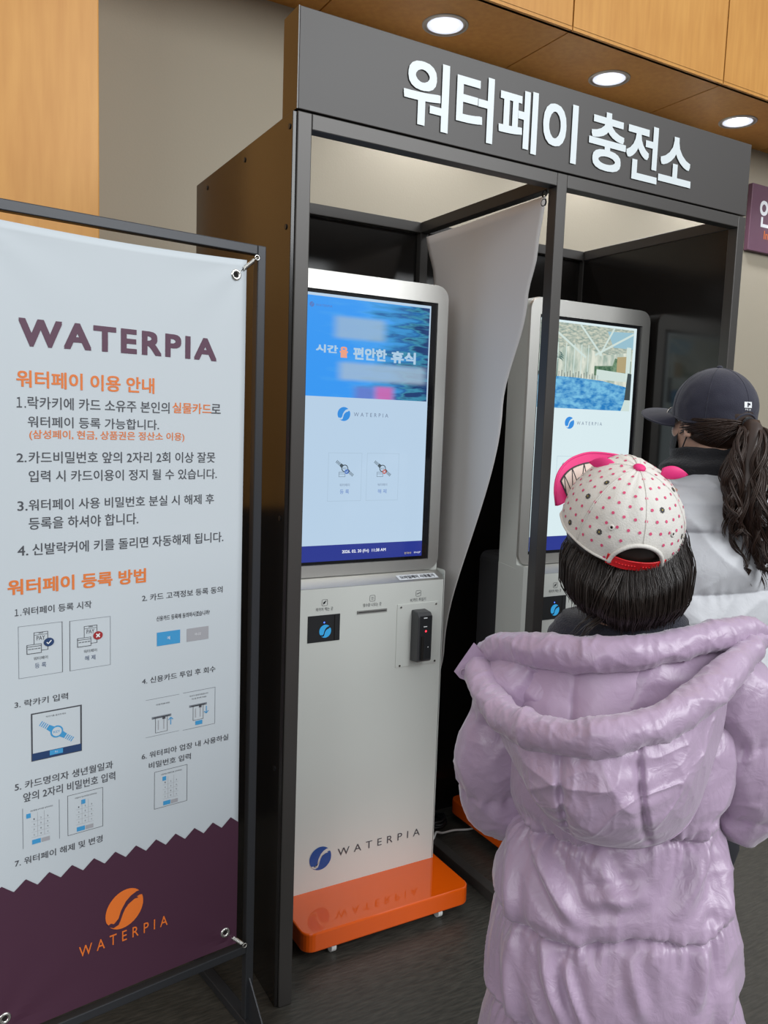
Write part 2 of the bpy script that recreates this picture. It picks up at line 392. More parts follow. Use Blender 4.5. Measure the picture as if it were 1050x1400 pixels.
# ---------------------------------------------------------------- screen pictures
def pic_slide():
    m = bpy.data.materials.new('screen_slide_picture'); m.use_nodes = True
    n = m.node_tree; b = n.nodes['Principled BSDF']; L = n.links.new
    b.inputs['Base Color'].default_value = (.01, .01, .01, 1); b.inputs['Roughness'].default_value = .1
    t = n.nodes.new('ShaderNodeTexCoord'); mp = n.nodes.new('ShaderNodeMapping'); no = n.nodes.new('ShaderNodeTexNoise')
    L(t.outputs['Generated'], mp.inputs[0]); mp.inputs['Scale'].default_value = (2.5, 1, 11); L(mp.outputs[0], no.inputs['Vector'])
    no.inputs['Scale'].default_value = 1.6; no.inputs['Detail'].default_value = 5
    sp = n.nodes.new('ShaderNodeSeparateXYZ'); L(t.outputs['Generated'], sp.inputs[0])
    ad = n.nodes.new('ShaderNodeMath'); ad.operation = 'MULTIPLY_ADD'; L(no.outputs['Fac'], ad.inputs[0]); ad.inputs[1].default_value = 1.0; 
    sb = n.nodes.new('ShaderNodeMath'); sb.operation = 'SUBTRACT'; L(sp.outputs['X'], sb.inputs[0]); sb.inputs[1].default_value = .5
    L(sb.outputs[0], ad.inputs[2])
    cr = n.nodes.new('ShaderNodeValToRGB'); L(ad.outputs[0], cr.inputs[0]); e = cr.color_ramp.elements
    e[0].position = .25; e[0].color = srgb(52, 150, 240); e[1].position = 1.0; e[1].color = srgb(28, 60, 112)
    for p, c in ((.5, (66, 158, 238)), (.72, (52, 138, 196)), (.82, (34, 96, 160)), (.9, (60, 140, 170))):
        x = e.new(p); x.color = srgb(*c)
    # soft pale bands
    def band(x0, x1, z0, z1, s):
        def ss(v, a, b2):
            k = n.nodes.new('ShaderNodeMapRange'); k.interpolation_type = 'SMOOTHSTEP'; L(v, k.inputs[0]); k.inputs[1].default_value = a; k.inputs[2].default_value = b2; return k.outputs[0]
        o = None
        for v, a, b2 in ((sp.outputs['X'], x0-s, x0+s), (sp.outputs['X'], x1+s, x1-s), (sp.outputs['Z'], z0-s*.6, z0+s*.6), (sp.outputs['Z'], z1+s*.6, z1-s*.6)):
            q = ss(v, a, b2)
            if o is None: o = q
            else:
                mu = n.nodes.new('ShaderNodeMath'); mu.operation = 'MULTIPLY'; L(o, mu.inputs[0]); L(q, mu.inputs[1]); o = mu.outputs[0]
        return o
    col = cr.outputs[0]
    for rect, c, st in (((.26, .64, .60, .82, .05), (150, 180, 205), .8), ((.30, .98, .18, .36, .05), (158, 184, 206), .8), ((.42, .58, -.1, .12, .05), (104, 110, 190), .75), ((.58, .72, -.1, .13, .04), (205, 96, 170), .85)):
        mx = n.nodes.new('ShaderNodeMix'); mx.data_type = 'RGBA'
        mu = n.nodes.new('ShaderNodeMath'); mu.operation = 'MULTIPLY'; L(band(*rect), mu.inputs[0]); mu.inputs[1].default_value = st
        L(mu.outputs[0], mx.inputs['Factor']); L(col, mx.inputs['A']); mx.inputs['B'].default_value = srgb(*c); col = mx.outputs['Result']
    L(col, b.inputs['Emission Color']); b.inputs['Emission Strength'].default_value = 1.0
    return m
def pic_noise(name, c0, c1, scale, stretch, p0=.35, p1=.65):
    m = bpy.data.materials.new(name); m.use_nodes = True
    n = m.node_tree; b = n.nodes['Principled BSDF']; L = n.links.new
    b.inputs['Base Color'].default_value = (.01, .01, .01, 1); b.inputs['Roughness'].default_value = .1
    t = n.nodes.new('ShaderNodeTexCoord'); mp = n.nodes.new('ShaderNodeMapping'); no = n.nodes.new('ShaderNodeTexNoise')
    L(t.outputs['Object'], mp.inputs[0]); mp.inputs['Scale'].default_value = stretch; L(mp.outputs[0], no.inputs['Vector'])
    no.inputs['Scale'].default_value = scale; no.inputs['Detail'].default_value = 5
    cr = n.nodes.new('ShaderNodeValToRGB'); L(no.outputs['Fac'], cr.inputs[0]); e = cr.color_ramp.elements
    e[0].position = p0; e[0].color = srgb(*c0); e[1].position = p1; e[1].color = srgb(*c1)
    L(cr.outputs[0], b.inputs['Emission Color']); b.inputs['Emission Strength'].default_value = 1.0
    return m
MT['slide'] = pic_slide()
MT['p_water'] = pic_noise('pool_water_picture', (34, 122, 190), (120, 190, 225), 40, (1, 1, 2.2))
MT['p_hall'] = pic_noise('pool_hall_picture', (150, 172, 160), (222, 226, 212), 22, (2, 1, .7))
MT['p_roof'] = pic_noise('pool_roof_picture', (138, 158, 150), (205, 208, 190), 60, (1, 1, 3))
MT['p_green'] = pic_noise('pool_plants_picture', (52, 92, 70), (120, 150, 120), 70, (1, 1, 1))
MT['p_teal'] = em('picture_teal', srgb(44, 92, 88)); MT['p_pale'] = em('picture_pale', srgb(205, 222, 216))
MT['p_dark'] = em('picture_dark', srgb(60, 72, 74)); MT['p_tan'] = em('picture_tan', srgb(176, 160, 120)); MT['p_sky'] = em('picture_sky', srgb(150, 190, 205))

# ---------------------------------------------------------------- kiosks
def watch_icon(mb, cx, cz, s, fr, w, ink, badge, tick, face, txt):
    # a wristband key lying across, its dial, a card below it and a round badge
    dx, dz = .80, -.60
    for sgn in (-1, 1):
        for k in range(5):
            px, pz = cx+sgn*dx*s*(.95+.2*k), cz+sgn*dz*s*(.95+.2*k)
            put_line(mb, (px-.24*s*.6, pz-.24*s*.8), (px+.24*s*.6, pz+.24*s*.8), .09*s, ink, fr, w)
        put_poly(mb, [(cx+sgn*dx*s*a-sg*.6*s*b, cz+sgn*dz*s*a-sg*.8*s*b) for a, b, sg in ((.4, .3, -1), (.92, .24, -1), (.92, .24, 1), (.4, .3, 1))], ink, fr, w)
    put_poly(mb, circ(cx, cz, .58*s), ink, fr, w+.0002)
    put_poly(mb, circ(cx, cz, .44*s), face, fr, w+.0004)
    put_text(mb, 'KEY', (cx-.3*s, cx+.3*s, cz-.11*s, cz+.11*s), ink, fr, w+.0006)
    if badge:
        put_frame(mb, cx-1.0*s, cx+.1*s, cz-1.3*s, cz-.55*s, .05*s, ink, fr, w+.0002); put_line(mb, (cx-1.0*s, cz-.85*s), (cx+.1*s, cz-.85*s), .05*s, ink, fr, w+.0002)
        bx, bz = cx+.32*s, cz-.5*s
        put_poly(mb, circ(bx, bz, .36*s), badge, fr, w+.0006); badge_mark(mb, bx, bz, .36*s, tick, face, fr, w+.0008)
def badge_mark(mb, bx, bz, r, tick, m, fr, w):
    if tick:
        put_line(mb, (bx-.5*r, bz), (bx-.1*r, bz-.4*r), .24*r, m, fr, w); put_line(mb, (bx-.16*r, bz-.4*r), (bx+.55*r, bz+.4*r), .24*r, m, fr, w)
    else:
        put_line(mb, (bx-.42*r, bz-.42*r), (bx+.42*r, bz+.42*r), .3*r, m, fr, w); put_line(mb, (bx-.42*r, bz+.42*r), (bx+.42*r, bz-.42*r), .3*r, m, fr, w)

def make_kiosk(cx, dy, label, second):
    k = empty('payment_kiosk', (cx, .385+dy, 0), label, 'kiosk', 'white payment kiosks in the booth bays')
    base = Vector((cx, .385, 0)); F = lambda p: Vector((p[0], p[1]-.385, p[2]))   # x is written from the kiosk's centre line
    q = MB(); q.prism(rrect(-.266, .269, .110, .655, .032, 6), .030, .083, MT['orange']); o = q.build('base', k, fn=F, bevel=.004)
    for x, y in ((-.172, .150), (.172, .150), (-.172, .60), (.172, .60)):
        q = MB(); q.prism(circ(y-.012, .0165, .0165, n=18), x-.007, x+.007, MT['white_p'], fr=lambda u, v, w: (w, u, v))
        q.box(x-.010, x+.010, y-.01, y+.012, .022, .030, MT['black']); q.build('caster', o, fn=F)
    # lower cabinet with chamfered upright corners and raised side lips
    fp = [(-.249, .293), (.249, .293), (.262, .312), (.262, .442), (-.262, .442), (-.262, .312)]
    q = MB(); n = len(fp)
    def top(x, y): return .966+(y-.293)*.36 if y < .344 else .985
    vs = [(x, y, .083) for x, y in fp]+[(x, y, top(x, y)) for x, y in fp]
    q.add(vs, [list(range(n))[::-1], list(range(n, 2*n))]+[(i, (i+1) % n, n+(i+1) % n, n+i) for i in range(n)], MT['cabinet'])
    for s in (-1, 1):
        q.prism([(s*.2505, .2925), (s*.2525, .2925), (s*.2635, .312), (s*.2635, .35), (s*.2620, .35), (s*.2620, .312)], .083, .990, MT['cabinet'])
    cab = q.build('cabinet', k, fn=F)
    q = MB(); q.add([(-.247, .2925, .9672), (.247, .2925, .9672), (.258, .3115, .9740), (.258, .345, .9862), (-.258, .345, .9862), (-.258, .3115, .9740)], [(0, 1, 2, 3, 4, 5)], MT['steel']); led = q.build('ledge', k, fn=F)
    lf = lambda a, b, w: (a, .2925+b*.94, .9677+b*.34+w)
    q = MB(); put_rect(q, .100, .236, .008, .036, MT['white_i'], lf, .0006); put_text(q, '모바일페이 사용불가', (.108, .228, .013, .031), MT['ink'], lf, .0011, bold=.03); q.build('sticker', led, fn=F)
    # upper housing and steel bezel
    q = MB(); q.prism(rrect(-.2608, .2608, .90, 1.832, .038, 7), .352, .4425, MT['cabinet'], fr=lambda u, v, w: (u, w, v)); hs = q.build('housing', k, fn=F)
    q = MB(); outer = rrect(-.262, .262, .986, 1.832, .038, 7); inner = rrect(-.222, .224, 1.021, 1.780, .002, 7)
    n = len(outer); fr = lambda u, v, w: (u, w, v)
    oi = [(x*.992, 1.409+(z-1.409)*.995) for x, z in outer]
    vs = [fr(a, b, .353) for a, b in outer]+[fr(a, b, .345) for a, b in oi]+[fr(a, b, .345) for a, b in inner]+[fr(a, b, .352) for a, b in inner]
    fs = []
    for i in range(n):
        j = (i+1) % n
        for r in range(3): fs.append((r*n+i, r*n+j, (r+1)*n+j, (r+1)*n+i))
    q.add(vs, fs, MT['steel']); q.build('bezel', k, fn=F)
    q = MB(); q.box(-.2225, .2245, .3505, .354, 1.0205, 1.7805, MT['glass']); sc = q.build('screen', k, fn=F)
    g = lambda a, b, w: (a, .3500-w, b)
    q = MB(); put_rect(q, -.2155, .203, 1.031, 1.770, MT['scr_w2'] if second else MT['scr_w'], g); q.build('display', sc, fn=F)
    q = MB(); put_rect(q, -.2155, .203, 1.031, 1.077, MT['scr_navy'], g, .0004)
    put_text(q, '2026. 02. 20 (Fri)  11:38 AM', (-.067, .077, 1.049, 1.0605), MT['scr_txt'], g, .0008, bold=.015)
    for a, b, m in ((.142, .165, 'scr_yel'), (.176, .199, 'scr_txt')): put_text(q, '한국어' if m == 'scr_yel' else 'EN/JP', (a, b, 1.0385, 1.0445), MT[m], g, .0008)
    q.build('status_bar', sc, fn=F)
    # logo line
    q = MB(); put_logo(q, -.0735, 1.447, .0200, .0195, MT['scr_blue'], MT['scr_w2'] if second else MT['scr_w'], g, .0004)
    put_text(q, 'WATERPIA', (-.042, .070, 1.4415, 1.4525), MT['scr_ink'], g, .0004, space=1.7); q.build('screen_logo', sc, fn=F)
    for (a, b, badge, tick, t2) in ((-.118, -.0115, 'scr_btn', True, '등 록'), (.005, .1115, 'scr_red', False, '해 제')):
        q = MB(); put_frame(q, a, b, 1.2015, 1.3385, .0008, MT['scr_line'], g, .0004)
        mx = (a+b)/2; face = MT['scr_w2'] if second else MT['scr_w']
        watch_icon(q, mx-.001, 1.2945, .0185, g, .0005, MT['scr_dark'], MT[badge], tick, face, None)
        put_text(q, '워터페이', (mx-.016, mx+.016, 1.2436, 1.2514), MT['scr_ink'], g, .0005); put_text(q, t2, (mx-.0145, mx+.0145, 1.222, 1.2345), MT['scr_btn'], g, .0005)
        q.build('menu_button', sc, fn=F)
    if not second:
        q = MB(); put_rect(q, -.2155, .1985, 1.493, 1.7625, MT['slide'], g, .0004); q.build('slide_picture', sc, fn=F)
        for wd, bx, mm in (('시간', (-.165, -.098, 1.612, 1.634), 'scr_pale'), ('을', (-.092, -.067, 1.602, 1.632), 'scr_org'), ('편안한', (-.050, .058, 1.600, 1.634), 'scr_pale'), ('휴식', (.072, .156, 1.598, 1.632), 'scr_pale')):
            q = MB(); put_text(q, wd, bx, MT[mm], g, .0008, bold=.04); q.build('slide_lettering', sc, fn=F)
        q = MB(); put_logo(q, -.180, 1.738, .007, .007, MT['scr_btn'], MT['scr_blue'], g, .0008); put_text(q, 'WATERPIA', (-.168, -.118, 1.7345, 1.7405), MT['scr_btn'], g, .0008); q.build('slide_logo', sc, fn=F)
    else:
        q = MB(); x0, x1 = -.2155, .190
        put_rect(q, x0, x1, 1.493, 1.7625, MT['p_hall'], g, .0004)
        put_poly(q, [(x0, 1.7625), (x1, 1.7625), (x1, 1.69), (.06, 1.672), (-.06, 1.70), (x0, 1.66)], MT['p_roof'], g, .0006)
        for a, b in (((-.2, 1.7625), (-.02, 1.66)), ((-.05, 1.7625), (.05, 1.67)), ((.19, 1.75), (.02, 1.67)), ((.1, 1.7625), (.04, 1.67))): put_line(q, a, b, .007, MT['p_pale'], g, .0008)
        put_poly(q, [(.07, 1.75), (.19, 1.755), (.19, 1.70), (.10, 1.70)], MT['p_sky'], g, .0007)
        put_poly(q, [(.02, 1.605), (.185, 1.598), (.185, 1.66), (.11, 1.665), (.10, 1.64), (.02, 1.635)], MT['p_green'], g, .0008)
        put_poly(q, [(.12, 1.62), (.175, 1.62), (.175, 1.675), (.12, 1.67)], MT['p_tan'], g, .0009)
        put_rect(q, .162, .182, 1.60, 1.705, MT['p_pale'], g, .001)
        put_poly(q, [(.03, 1.625), (.175, 1.618), (.175, 1.59), (.03, 1.592)], MT['p_pale'], g, .001)
        for a in (-.2, -.17, -.14, -.105, -.07, -.04, -.01): put_line(q, (a, 1.60), (a, 1.70), .0035, MT['p_pale'], g, .0008)
        for a in range(22): put_line(q, (x0+.012*a, 1.592), (x0+.012*a, 1.606+.004*(a % 3)), .0022, MT['p_dark'], g, .0010)
        put_poly(q, [(x0, 1.5945), (-.05, 1.593), (.06, 1.588), (.19, 1.570), (.19, 1.493), (x0, 1.493)], MT['p_water'], g, .0012)
        put_poly(q, [(.15, 1.493), (.19, 1.493), (.19, 1.60), (.175, 1.60), (.165, 1.53)], MT['p_pale'], g, .0014)
        put_poly(q, [(.163, 1.53), (.19, 1.53), (.19, 1.618), (.172, 1.62)], MT['p_dark'], g, .0016)
        put_poly(q, [(-.142, 1.592), (-.138, 1.592), (-.1375, 1.648), (-.1395, 1.648)], MT['p_teal'], g, .0014)
        for k2 in range(11):
            a = R(-25+k2*23); r = .026
            tip = (-.1385+r*math.cos(a), 1.655+r*.8*math.sin(a)-.006); mid = (-.1385+.55*r*math.cos(a), 1.656+.62*r*math.sin(a))
            put_poly(q, [(-.1385, 1.652), (mid[0], mid[1]-.0022), tip, (mid[0], mid[1]+.0028)], MT['p_teal'], g, .0016)
        q.build('pool_picture', sc, fn=F)
    # key reader
    q = MB(); put_rect(q, -.195, -.0965, .816, .8914, MT['plastic'], lambda a, b, w: (a, .2915-w, b))
    q.box(-.195, -.0965, .2916, .2932, .816, .8914, MT['plasticg']); rd = q.build('key_reader', k, fn=F)
    c = lambda a, b, w: (a, .2920-w, b)
    q = MB(); put_logo(q, -.142, .8455, .0180, .0185, MT['rd_logo'], MT['plastic'], c, .0012); put_poly(q, circ(-.1455, .8705, .0022), MT['led_blue'], c, .0012); q.build('reader_logo', rd, fn=F)
    q = MB(); put_rect(q, -.115, -.112, .818, .889, MT['gap'], c, .0012); q.build('reader_slit', rd, fn=F)
    q = MB(); q.box(-.0426, .0546, .2905, .2935, .8845, .8935, MT['slot']); q.box(-.0395, .0515, .2895, .2906, .8882, .8898, MT['gap']); q.build('receipt_slot', k, fn=F)
    # card terminal on its screwed plate
    q = MB(); q.box(.0896, .2330, .2908, .2932, .7118, .9007, MT['cabinet']); pl = q.build('terminal_plate', k, fn=F, bevel=.0008)
    for a, b in ((.1015, .8925), (.2235, .8935), (.1035, .7170), (.2265, .7180)): q = MB(); q.prism(circ(a, b, .0032, n=12), .2890, .2909, MT['chrome'], fr=lambda u, v, w: (u, w, v)); q.box(a-.0022, a+.0022, .2884, .2891, b-.0005, b+.0005, MT['gap']); q.build('screw', pl, fn=F)
    q = MB(); pr = [(.292, .728), (.252, .733), (.248, .738), (.248, .868), (.258, .880), (.292, .883)]
    q.prism(pr, .138, .1865, MT['plasticg'], fr=lambda u, v, w: (w, u, v)); tm = q.build('card_terminal', k, fn=F, bevel=.004)
    q = MB(); q.box(.1425, .1825, .2462, .2485, .742, .872, MT['plastic']); q.build('terminal_face', tm, fn=F, bevel=.001)
    q = MB(); q.box(.147, .1555, .2430, .247, .742, .812, MT['gap']); q.box(.1555, .164, .2435, .247, .742, .812, MT['plastic']); q.build('card_slot', tm, fn=F)
    t = lambda a, b, w: (a, .2460-w, b)
    q = MB(); put_poly(q, circ(.1625, .826, .003), MT['led_red'], t); q.build('red_indicator', tm, fn=F)
    for z0, z1 in ((.8385, .841), (.864, .867)): q = MB(); put_rect(q, .154, .166, z0, z1, MT['white_i'], t); q.build('white_mark', tm, fn=F)
    q = MB(); put_poly(q, circ(.172, .778, .0016), MT['white_i'], t); q.build('white_indicator', tm, fn=F)
    # printed captions and little pictograms
    c = lambda a, b, w: (a, .2924-w, b)
    for cx0, cap, hw, z, ic in ((-.145, '락카키 찍는 곳', .026, .908, 0), (.006, '영수증 나오는 곳', .030, .9085, 1), (.161, 'IC카드 투입기', .0265, .911, 2)):
        q = MB(); put_text(q, cap, (cx0-hw, cx0+hw, z-.005, z+.005), MT['ink'], c, .0004)
        zz = z+.0185
        pts = rrect(cx0-.0085, cx0+.0085, zz-.0085, zz+.0085, .003, 3)
        for a, b in zip(pts, pts[1:]+pts[:1]):
            if (a[0]-b[0])**2+(a[1]-b[1])**2 > 1e-10: put_line(q, a, b, .0009, MT['ink'], c, .0004)
        if ic == 0: put_line(q, (cx0-.004, zz-.004), (cx0+.004, zz+.005), .003, MT['ink'], c, .0004); put_poly(q, circ(cx0-.001, zz, .003), MT['ink'], c, .0004)
        elif ic == 1:
            for d in (-.003, 0, .003): put_line(q, (cx0-.0035, zz+d), (cx0+.0035, zz+d), .0009, MT['ink'], c, .0004)
        else: put_line(q, (cx0-.006, zz-.002), (cx0+.006, zz+.002), .002, MT['ink'], c, .0004)
        q.build('caption_print', cab, fn=F)
    q = MB(); put_logo(q, -.137, .1770, .0345, .0350, MT['dkblue'], MT['cabinet'], c, .0004)
    put_text(q, 'WATERPIA', (-.0815, .2005, .1690, .1918), MT['ink'], c, .0004, space=1.8); q.build('logo_print', cab, fn=F)
    q = MB(); q.prism(rrect(-.235, .235, .083, 1.0, .03, 4), .443, .58, MT['plasticg'], fr=lambda u, v, w: (u, w, v)); q.build('rear_box', k, fn=F)
    return k
make_kiosk(.383, 0, 'white payment kiosk in the left bay, its screen showing a blue slide over a menu', False)
make_kiosk(1.184, -.04, 'white payment kiosk in the right bay, its screen showing an indoor pool with a palm', True)

# cables on the floor
q = MB(); q.tube(resample([(.655, .47, .30), (.668, .44, .14), (.685, .43, .075), (.705, .432, .052), (.735, .448, .0395), (.755, .463, .0395), (.776, .485, .0392), (.795, .502, .029), (.83, .520, .010), (.88, .523, .0065), (.93, .508, .0055), (.97, .511, .0055), (1.02, .53, .0055)], 70), .0038, MT['white_p'], 8)
tag(q.build('power_cord', loc=(.8, .43, 0)), 'thin white cord running over the divider rail behind the left kiosk', 'cord')
q = MB(); pts = []
for i in range(90):
    a = i*.21; pts.append((.843+(.050+.010*math.sin(a*.37))*math.cos(a)*.9, .615+(.058+.008*math.sin(a*.61))*math.sin(a), .006+.0075*(i/30)))
pts += [(.80, .655, .03), (.79, .675, .10)]
q.tube(pts, .0042, MT['plastic'], 8); tag(q.build('cable_coil', loc=(.843, .615, 0)), 'black cable coiled on the floor beside the orange base in the right bay', 'cable')

# ---------------------------------------------------------------- banner stand and banner
P0 = Vector((-.0762, -.0245, 0)); BA = R(8.5)
bd = Vector((math.cos(BA), math.sin(BA), 0)); bn = Vector((math.sin(BA), -math.cos(BA), 0))     # bn points to the viewer's side
def BP(s, z, w=0.): return P0+bd*s+bn*w+Vector((0, 0, z))
st = empty('banner_stand', tuple(BP(-.31, 0)), 'dark tubular metal stand holding the white instruction banner beside the booth', 'banner stand')
F = rel(st)
SW, TH = .617, .020
def bar(name, s0, s1, w0, w1, z0, z1, parent=st, bev=.002):
    q = MB(); q.add([BP(s, z, w) for s in (s0, s1) for w in (w0, w1) for z in (z0, z1)], [(0, 1, 3, 2), (4, 6, 7, 5), (0, 4, 5, 1), (2, 3, 7, 6), (0, 2, 6, 4), (1, 5, 7, 3)], MT['stand'])
    return q.build(name, parent, fn=F, bevel=bev)
bar('post', -TH, 0, -TH, 0, .022, 1.79); bar('post', -SW, -SW+TH, -TH, 0, .022, 1.79)
bar('rail', -SW+TH, -TH, -TH, 0, 1.77, 1.79); bar('rail', -SW+TH, -TH, -TH, 0, .190, .210)
for s in (-TH, -SW):
    bar('foot', s-.004, s+TH+.004, -.27, .115, .0, .022)
for s in (-TH/2, -SW+TH/2):
    q = MB(); q.add([BP(s+k*.0015, z, w) for k in (-1, 1) for w, z in ((0, .022), (.085, .022), (0, .125))], [(0, 1, 2), (5, 4, 3), (0, 3, 4, 1), (1, 4, 5, 2), (2, 5, 3, 0)], MT['stand']); q.build('gusset_plate', st, fn=F)
for (s, z, s2, z2) in ((-.074, 1.7205, -.024, 1.763), (-.543, 1.7205, -.593, 1.763), (-.077, .267, -.026, .215), (-.542, .272, -.592, .216)):
    q = MB(); a = BP(s, z, .004); b = BP(s2, z2, .004); d = (b-a)
    q.tube([a, a+d*.36], .0012, MT['chrome'], 6)
    pts = []; u = d.normalized(); n1 = bn; n2 = u.cross(n1)
    for k in range(90):
        t = k/89; ang = t*2*math.pi*13
        pts.append(a+d*(.34+.50*t)+(n1*math.cos(ang)+n2*math.sin(ang))*.0042)
    q.tube(pts, .0011, MT['chrome'], 5); q.tube([a+d*.84, b], .0014, MT['chrome'], 6)
    q.tube([b+(n1*0+n2*math.cos(2*math.pi*k/14)+u*math.sin(2*math.pi*k/14))*.005 for k in range(14)], .0015, MT['chrome'], 5, closed=True)
    q.build('tension_spring', st, fn=F)

S0, S1, Z0, Z1 = -.568, -.049, .232, 1.754
def bdisp(s, z):
    w = .004
    for cs, cz in ((S1, Z1), (S0, Z1), (S1, Z0), (S0, Z0)):
        dx = (s-cs); dz = (z-cz); r = math.hypot(dx, dz); a = math.atan2(abs(dz), abs(dx)+1e-6)
        w += .0014*math.exp(-r/.10)*math.cos(a*9)
    w += .0015*math.sin(s*9+z*2.1)*math.sin(z*4)
    return w
def fb(s, z, w): return BP(s, z, bdisp(s, z)+w+.0006)
bn_o = empty('banner', tuple(BP(-.31, .23)), 'white vinyl banner of printed instructions with plum zigzag foot, tied in the stand', 'banner')
F = rel(bn_o)
q = MB(); nu, nv = 40, 110
def edge(s, z):
    ez = z
    if z > Z1-.02: ez = z-.006*math.sin(math.pi*(s-S0)/(S1-S0))
    return BP(s, ez, bdisp(s, z))
q.grid(lambda u, v: edge(S0+(S1-S0)*u, Z0+(Z1-Z0)*v), nu, nv, MT['banner'])
bs = q.build('vinyl_sheet', bn_o, fn=F)
sd = bs.modifiers.new('thick', 'SOLIDIFY'); sd.thickness = .0008; sd.offset = 0
# plum zigzag foot, cut finely so that it follows the sheet
q = MB(); per = .0433; pk = -.0684
def zz(s):
    t = ((s-pk)/per) % 1.0; return .5395-.0185*(1-abs(2*t-1)) if False else .521+.0185*abs(2*t-1)
ns = 120*2
for i in range(ns):
    a = S0+(S1-S0)*i/ns; b = S0+(S1-S0)*(i+1)/ns
    za, zb = zz(a), zz(b); prev = None
    for j in range(25):
        p = (fb(a, Z0+(za-Z0)*j/24, .0009), fb(b, Z0+(zb-Z0)*j/24, .0009))
        if prev: q.add([prev[0], prev[1], p[1], p[0]], [(0, 1, 2, 3)], MT['plum'])
        prev = p
q.build('zigzag_print', bn_o, fn=F)
q = MB(); put_logo(q, -.3093, .4092, .0395, .0415, MT['orange_l'], MT['plum'], fb, .0015, shear=.12)
put_text(q, 'WATERPIA', (-.4028, -.2152, .3386, .3613), MT['orange_l'], fb, .0015, bold=.003, space=1.75); q.build('logo_print', bn_o, fn=F)
q = MB()
put_text(q, 'WATERPIA', (-.4995, -.1156, 1.5405, 1.5901), MT['title'], fb, .0003, bold=.034, space=1.22, warp=lambda u, t: (u, t*(1-.10*u)+.10*math.sin(math.pi*u)*.3))
q.build('title_print', bn_o, fn=F)
q = MB()
for body, b, bold in (('워터페이 이용 안내', (-.5047, -.2488, 1.4681, 1.4986), .02), ('실물카드', (-.2105, -.1259, 1.432, 1.4533), .012), ('(삼성페이, 현금, 상품권은 정산소 이용)', (-.4841, -.1846, 1.3741, 1.3929), .008), ('워터페이 등록 방법', (-.5251, -.2653, 1.0917, 1.121), .024)):
    q = MB(); put_text(q, body, b, MT['orange_t'], fb, .0003, bold=bold); q.build('orange_lettering', bn_o, fn=F)
q = MB()
for body, b in (('１.', (-.5049, -.4893, 1.4317, 1.4506)), ('락카키에 카드 소유주 본인의', (-.4861, -.217, 1.4303, 1.4527)), ('로', (-.1259, -.1042, 1.4339, 1.4534)), ('워터페이 등록 가능합니다.', (-.4866, -.2387, 1.3971, 1.4175)),
    ('2.', (-.5065, -.4896, 1.3343, 1.3501)), ('카드비밀번호 앞의 2자리 2회 이상 잘못', (-.4858, -.1154, 1.3319, 1.3537)), ('입력 시 카드이용이 정지 될 수 있습니다.', (-.4862, -.1111, 1.2979, 1.3192)),
    ('3.', (-.5061, -.4891, 1.2463, 1.2636)), ('워터페이 사용 비밀번호 분실 시 해제 후', (-.487, -.1169, 1.2456, 1.2664)), ('등록을 하셔야 합니다.', (-.4873, -.2812, 1.2107, 1.2334)), ('4.', (-.5072, -.4889, 1.1638, 1.1821)), ('신발락커에 키를 돌리면 자동해제 됩니다.', (-.4814, -.0939, 1.1628, 1.1848)),
    ('１.', (-.5136, -.5022, 1.0525, 1.0655)), ('워터페이 등록 시작', (-.5000, -.3743, 1.0522, 1.0667)), ('2. 카드 고객정보 등록 동의', (-.2733, -.0944, 1.0529, 1.067)), ('신용카드 등록에 동의하시겠습니까?', (-.2428, -.1241, 1.0085, 1.019)), ('4. 신용카드 투입 후 회수', (-.273, -.1091, .8809, .8941)),
    ('3. 락카키 입력', (-.5162, -.4201, .8785, .8917)), ('5. 카드명의자 생년월일과', (-.518, -.3328, .7185, .7344)), ('앞의 2자리 비밀번호 입력', (-.5033, -.3283, .6928, .7108)), ('6. 워터피아 업장 내 사용하실', (-.2732, -.0767, .7212, .7346)), ('비밀번호 입력', (-.2579, -.165, .6977, .7113)), ('7. 워터페이 해제 및 변경', (-.5202, -.3542, .5692, .5835))):
    q = MB(); put_text(q, body, b, MT['ink'], fb, .0003, bold=.006); q.build('grey_lettering', bn_o, fn=F)
# step pictures
for (a, b, z0, z1, tick, t2) in ((-.5083, -.4293, .9336, 1.0324, True, '등 록'), (-.4163, -.3375, .9333, 1.0314, False, '해 제')):
    q = MB(); put_frame(q, a, b, z0, z1, .0007, MT['inkl'], fb, .0003, 'lrtb'); put_rect(q, b-.0010 if tick else a, b if tick else a+.0010, z0, z1, MT['ink'], fb, .0004)
    put_frame(q, a+.0272, a+.0527, .9818, 1.0177, .0010, MT['ink'], fb, .0003); put_line(q, (a+.0272, 1.0125), (a+.0527, 1.0125), .0008, MT['ink'], fb, .0003); put_line(q, (a+.036, 1.0155), (a+.044, 1.0155), .0012, MT['ink'], fb, .0003)
    put_text(q, 'PAY', (a+.0323, a+.0473, 1.0021, 1.0103), MT['ink'], fb, .0003)
    put_rect(q, a+.0144, a+.0408, .9777, .9956, MT['banner'], fb, .0005); put_frame(q, a+.0144, a+.0408, .9777, .9956, .0011, MT['ink'], fb, .0007)
    put_line(q, (a+.0144, .9915), (a+.0408, .9915), .0012, MT['ink'], fb, .0007)
    for k in range(4): put_text(q, '•••', (a+.0170+k*.0057, a+.0215+k*.0057, .9855, .9880), MT['ink'], fb, .0007)
    put_poly(q, circ(a+.0540, .9963, .0093, .0082), MT['navy_i'] if tick else MT['red_i'], fb, .0009); badge_mark(q, a+.0540, .9963, .008, tick, MT['white_i'], fb, .0012)
    put_text(q, '워터페이', (a+.0266, a+.0518, .9645, .971), MT['ink'], fb, .0003); put_text(q, t2, (a+.0287, a+.0489, .949, .9586), MT['navy_i'], fb, .0003)
    q.build('step_picture', bn_o, fn=F)
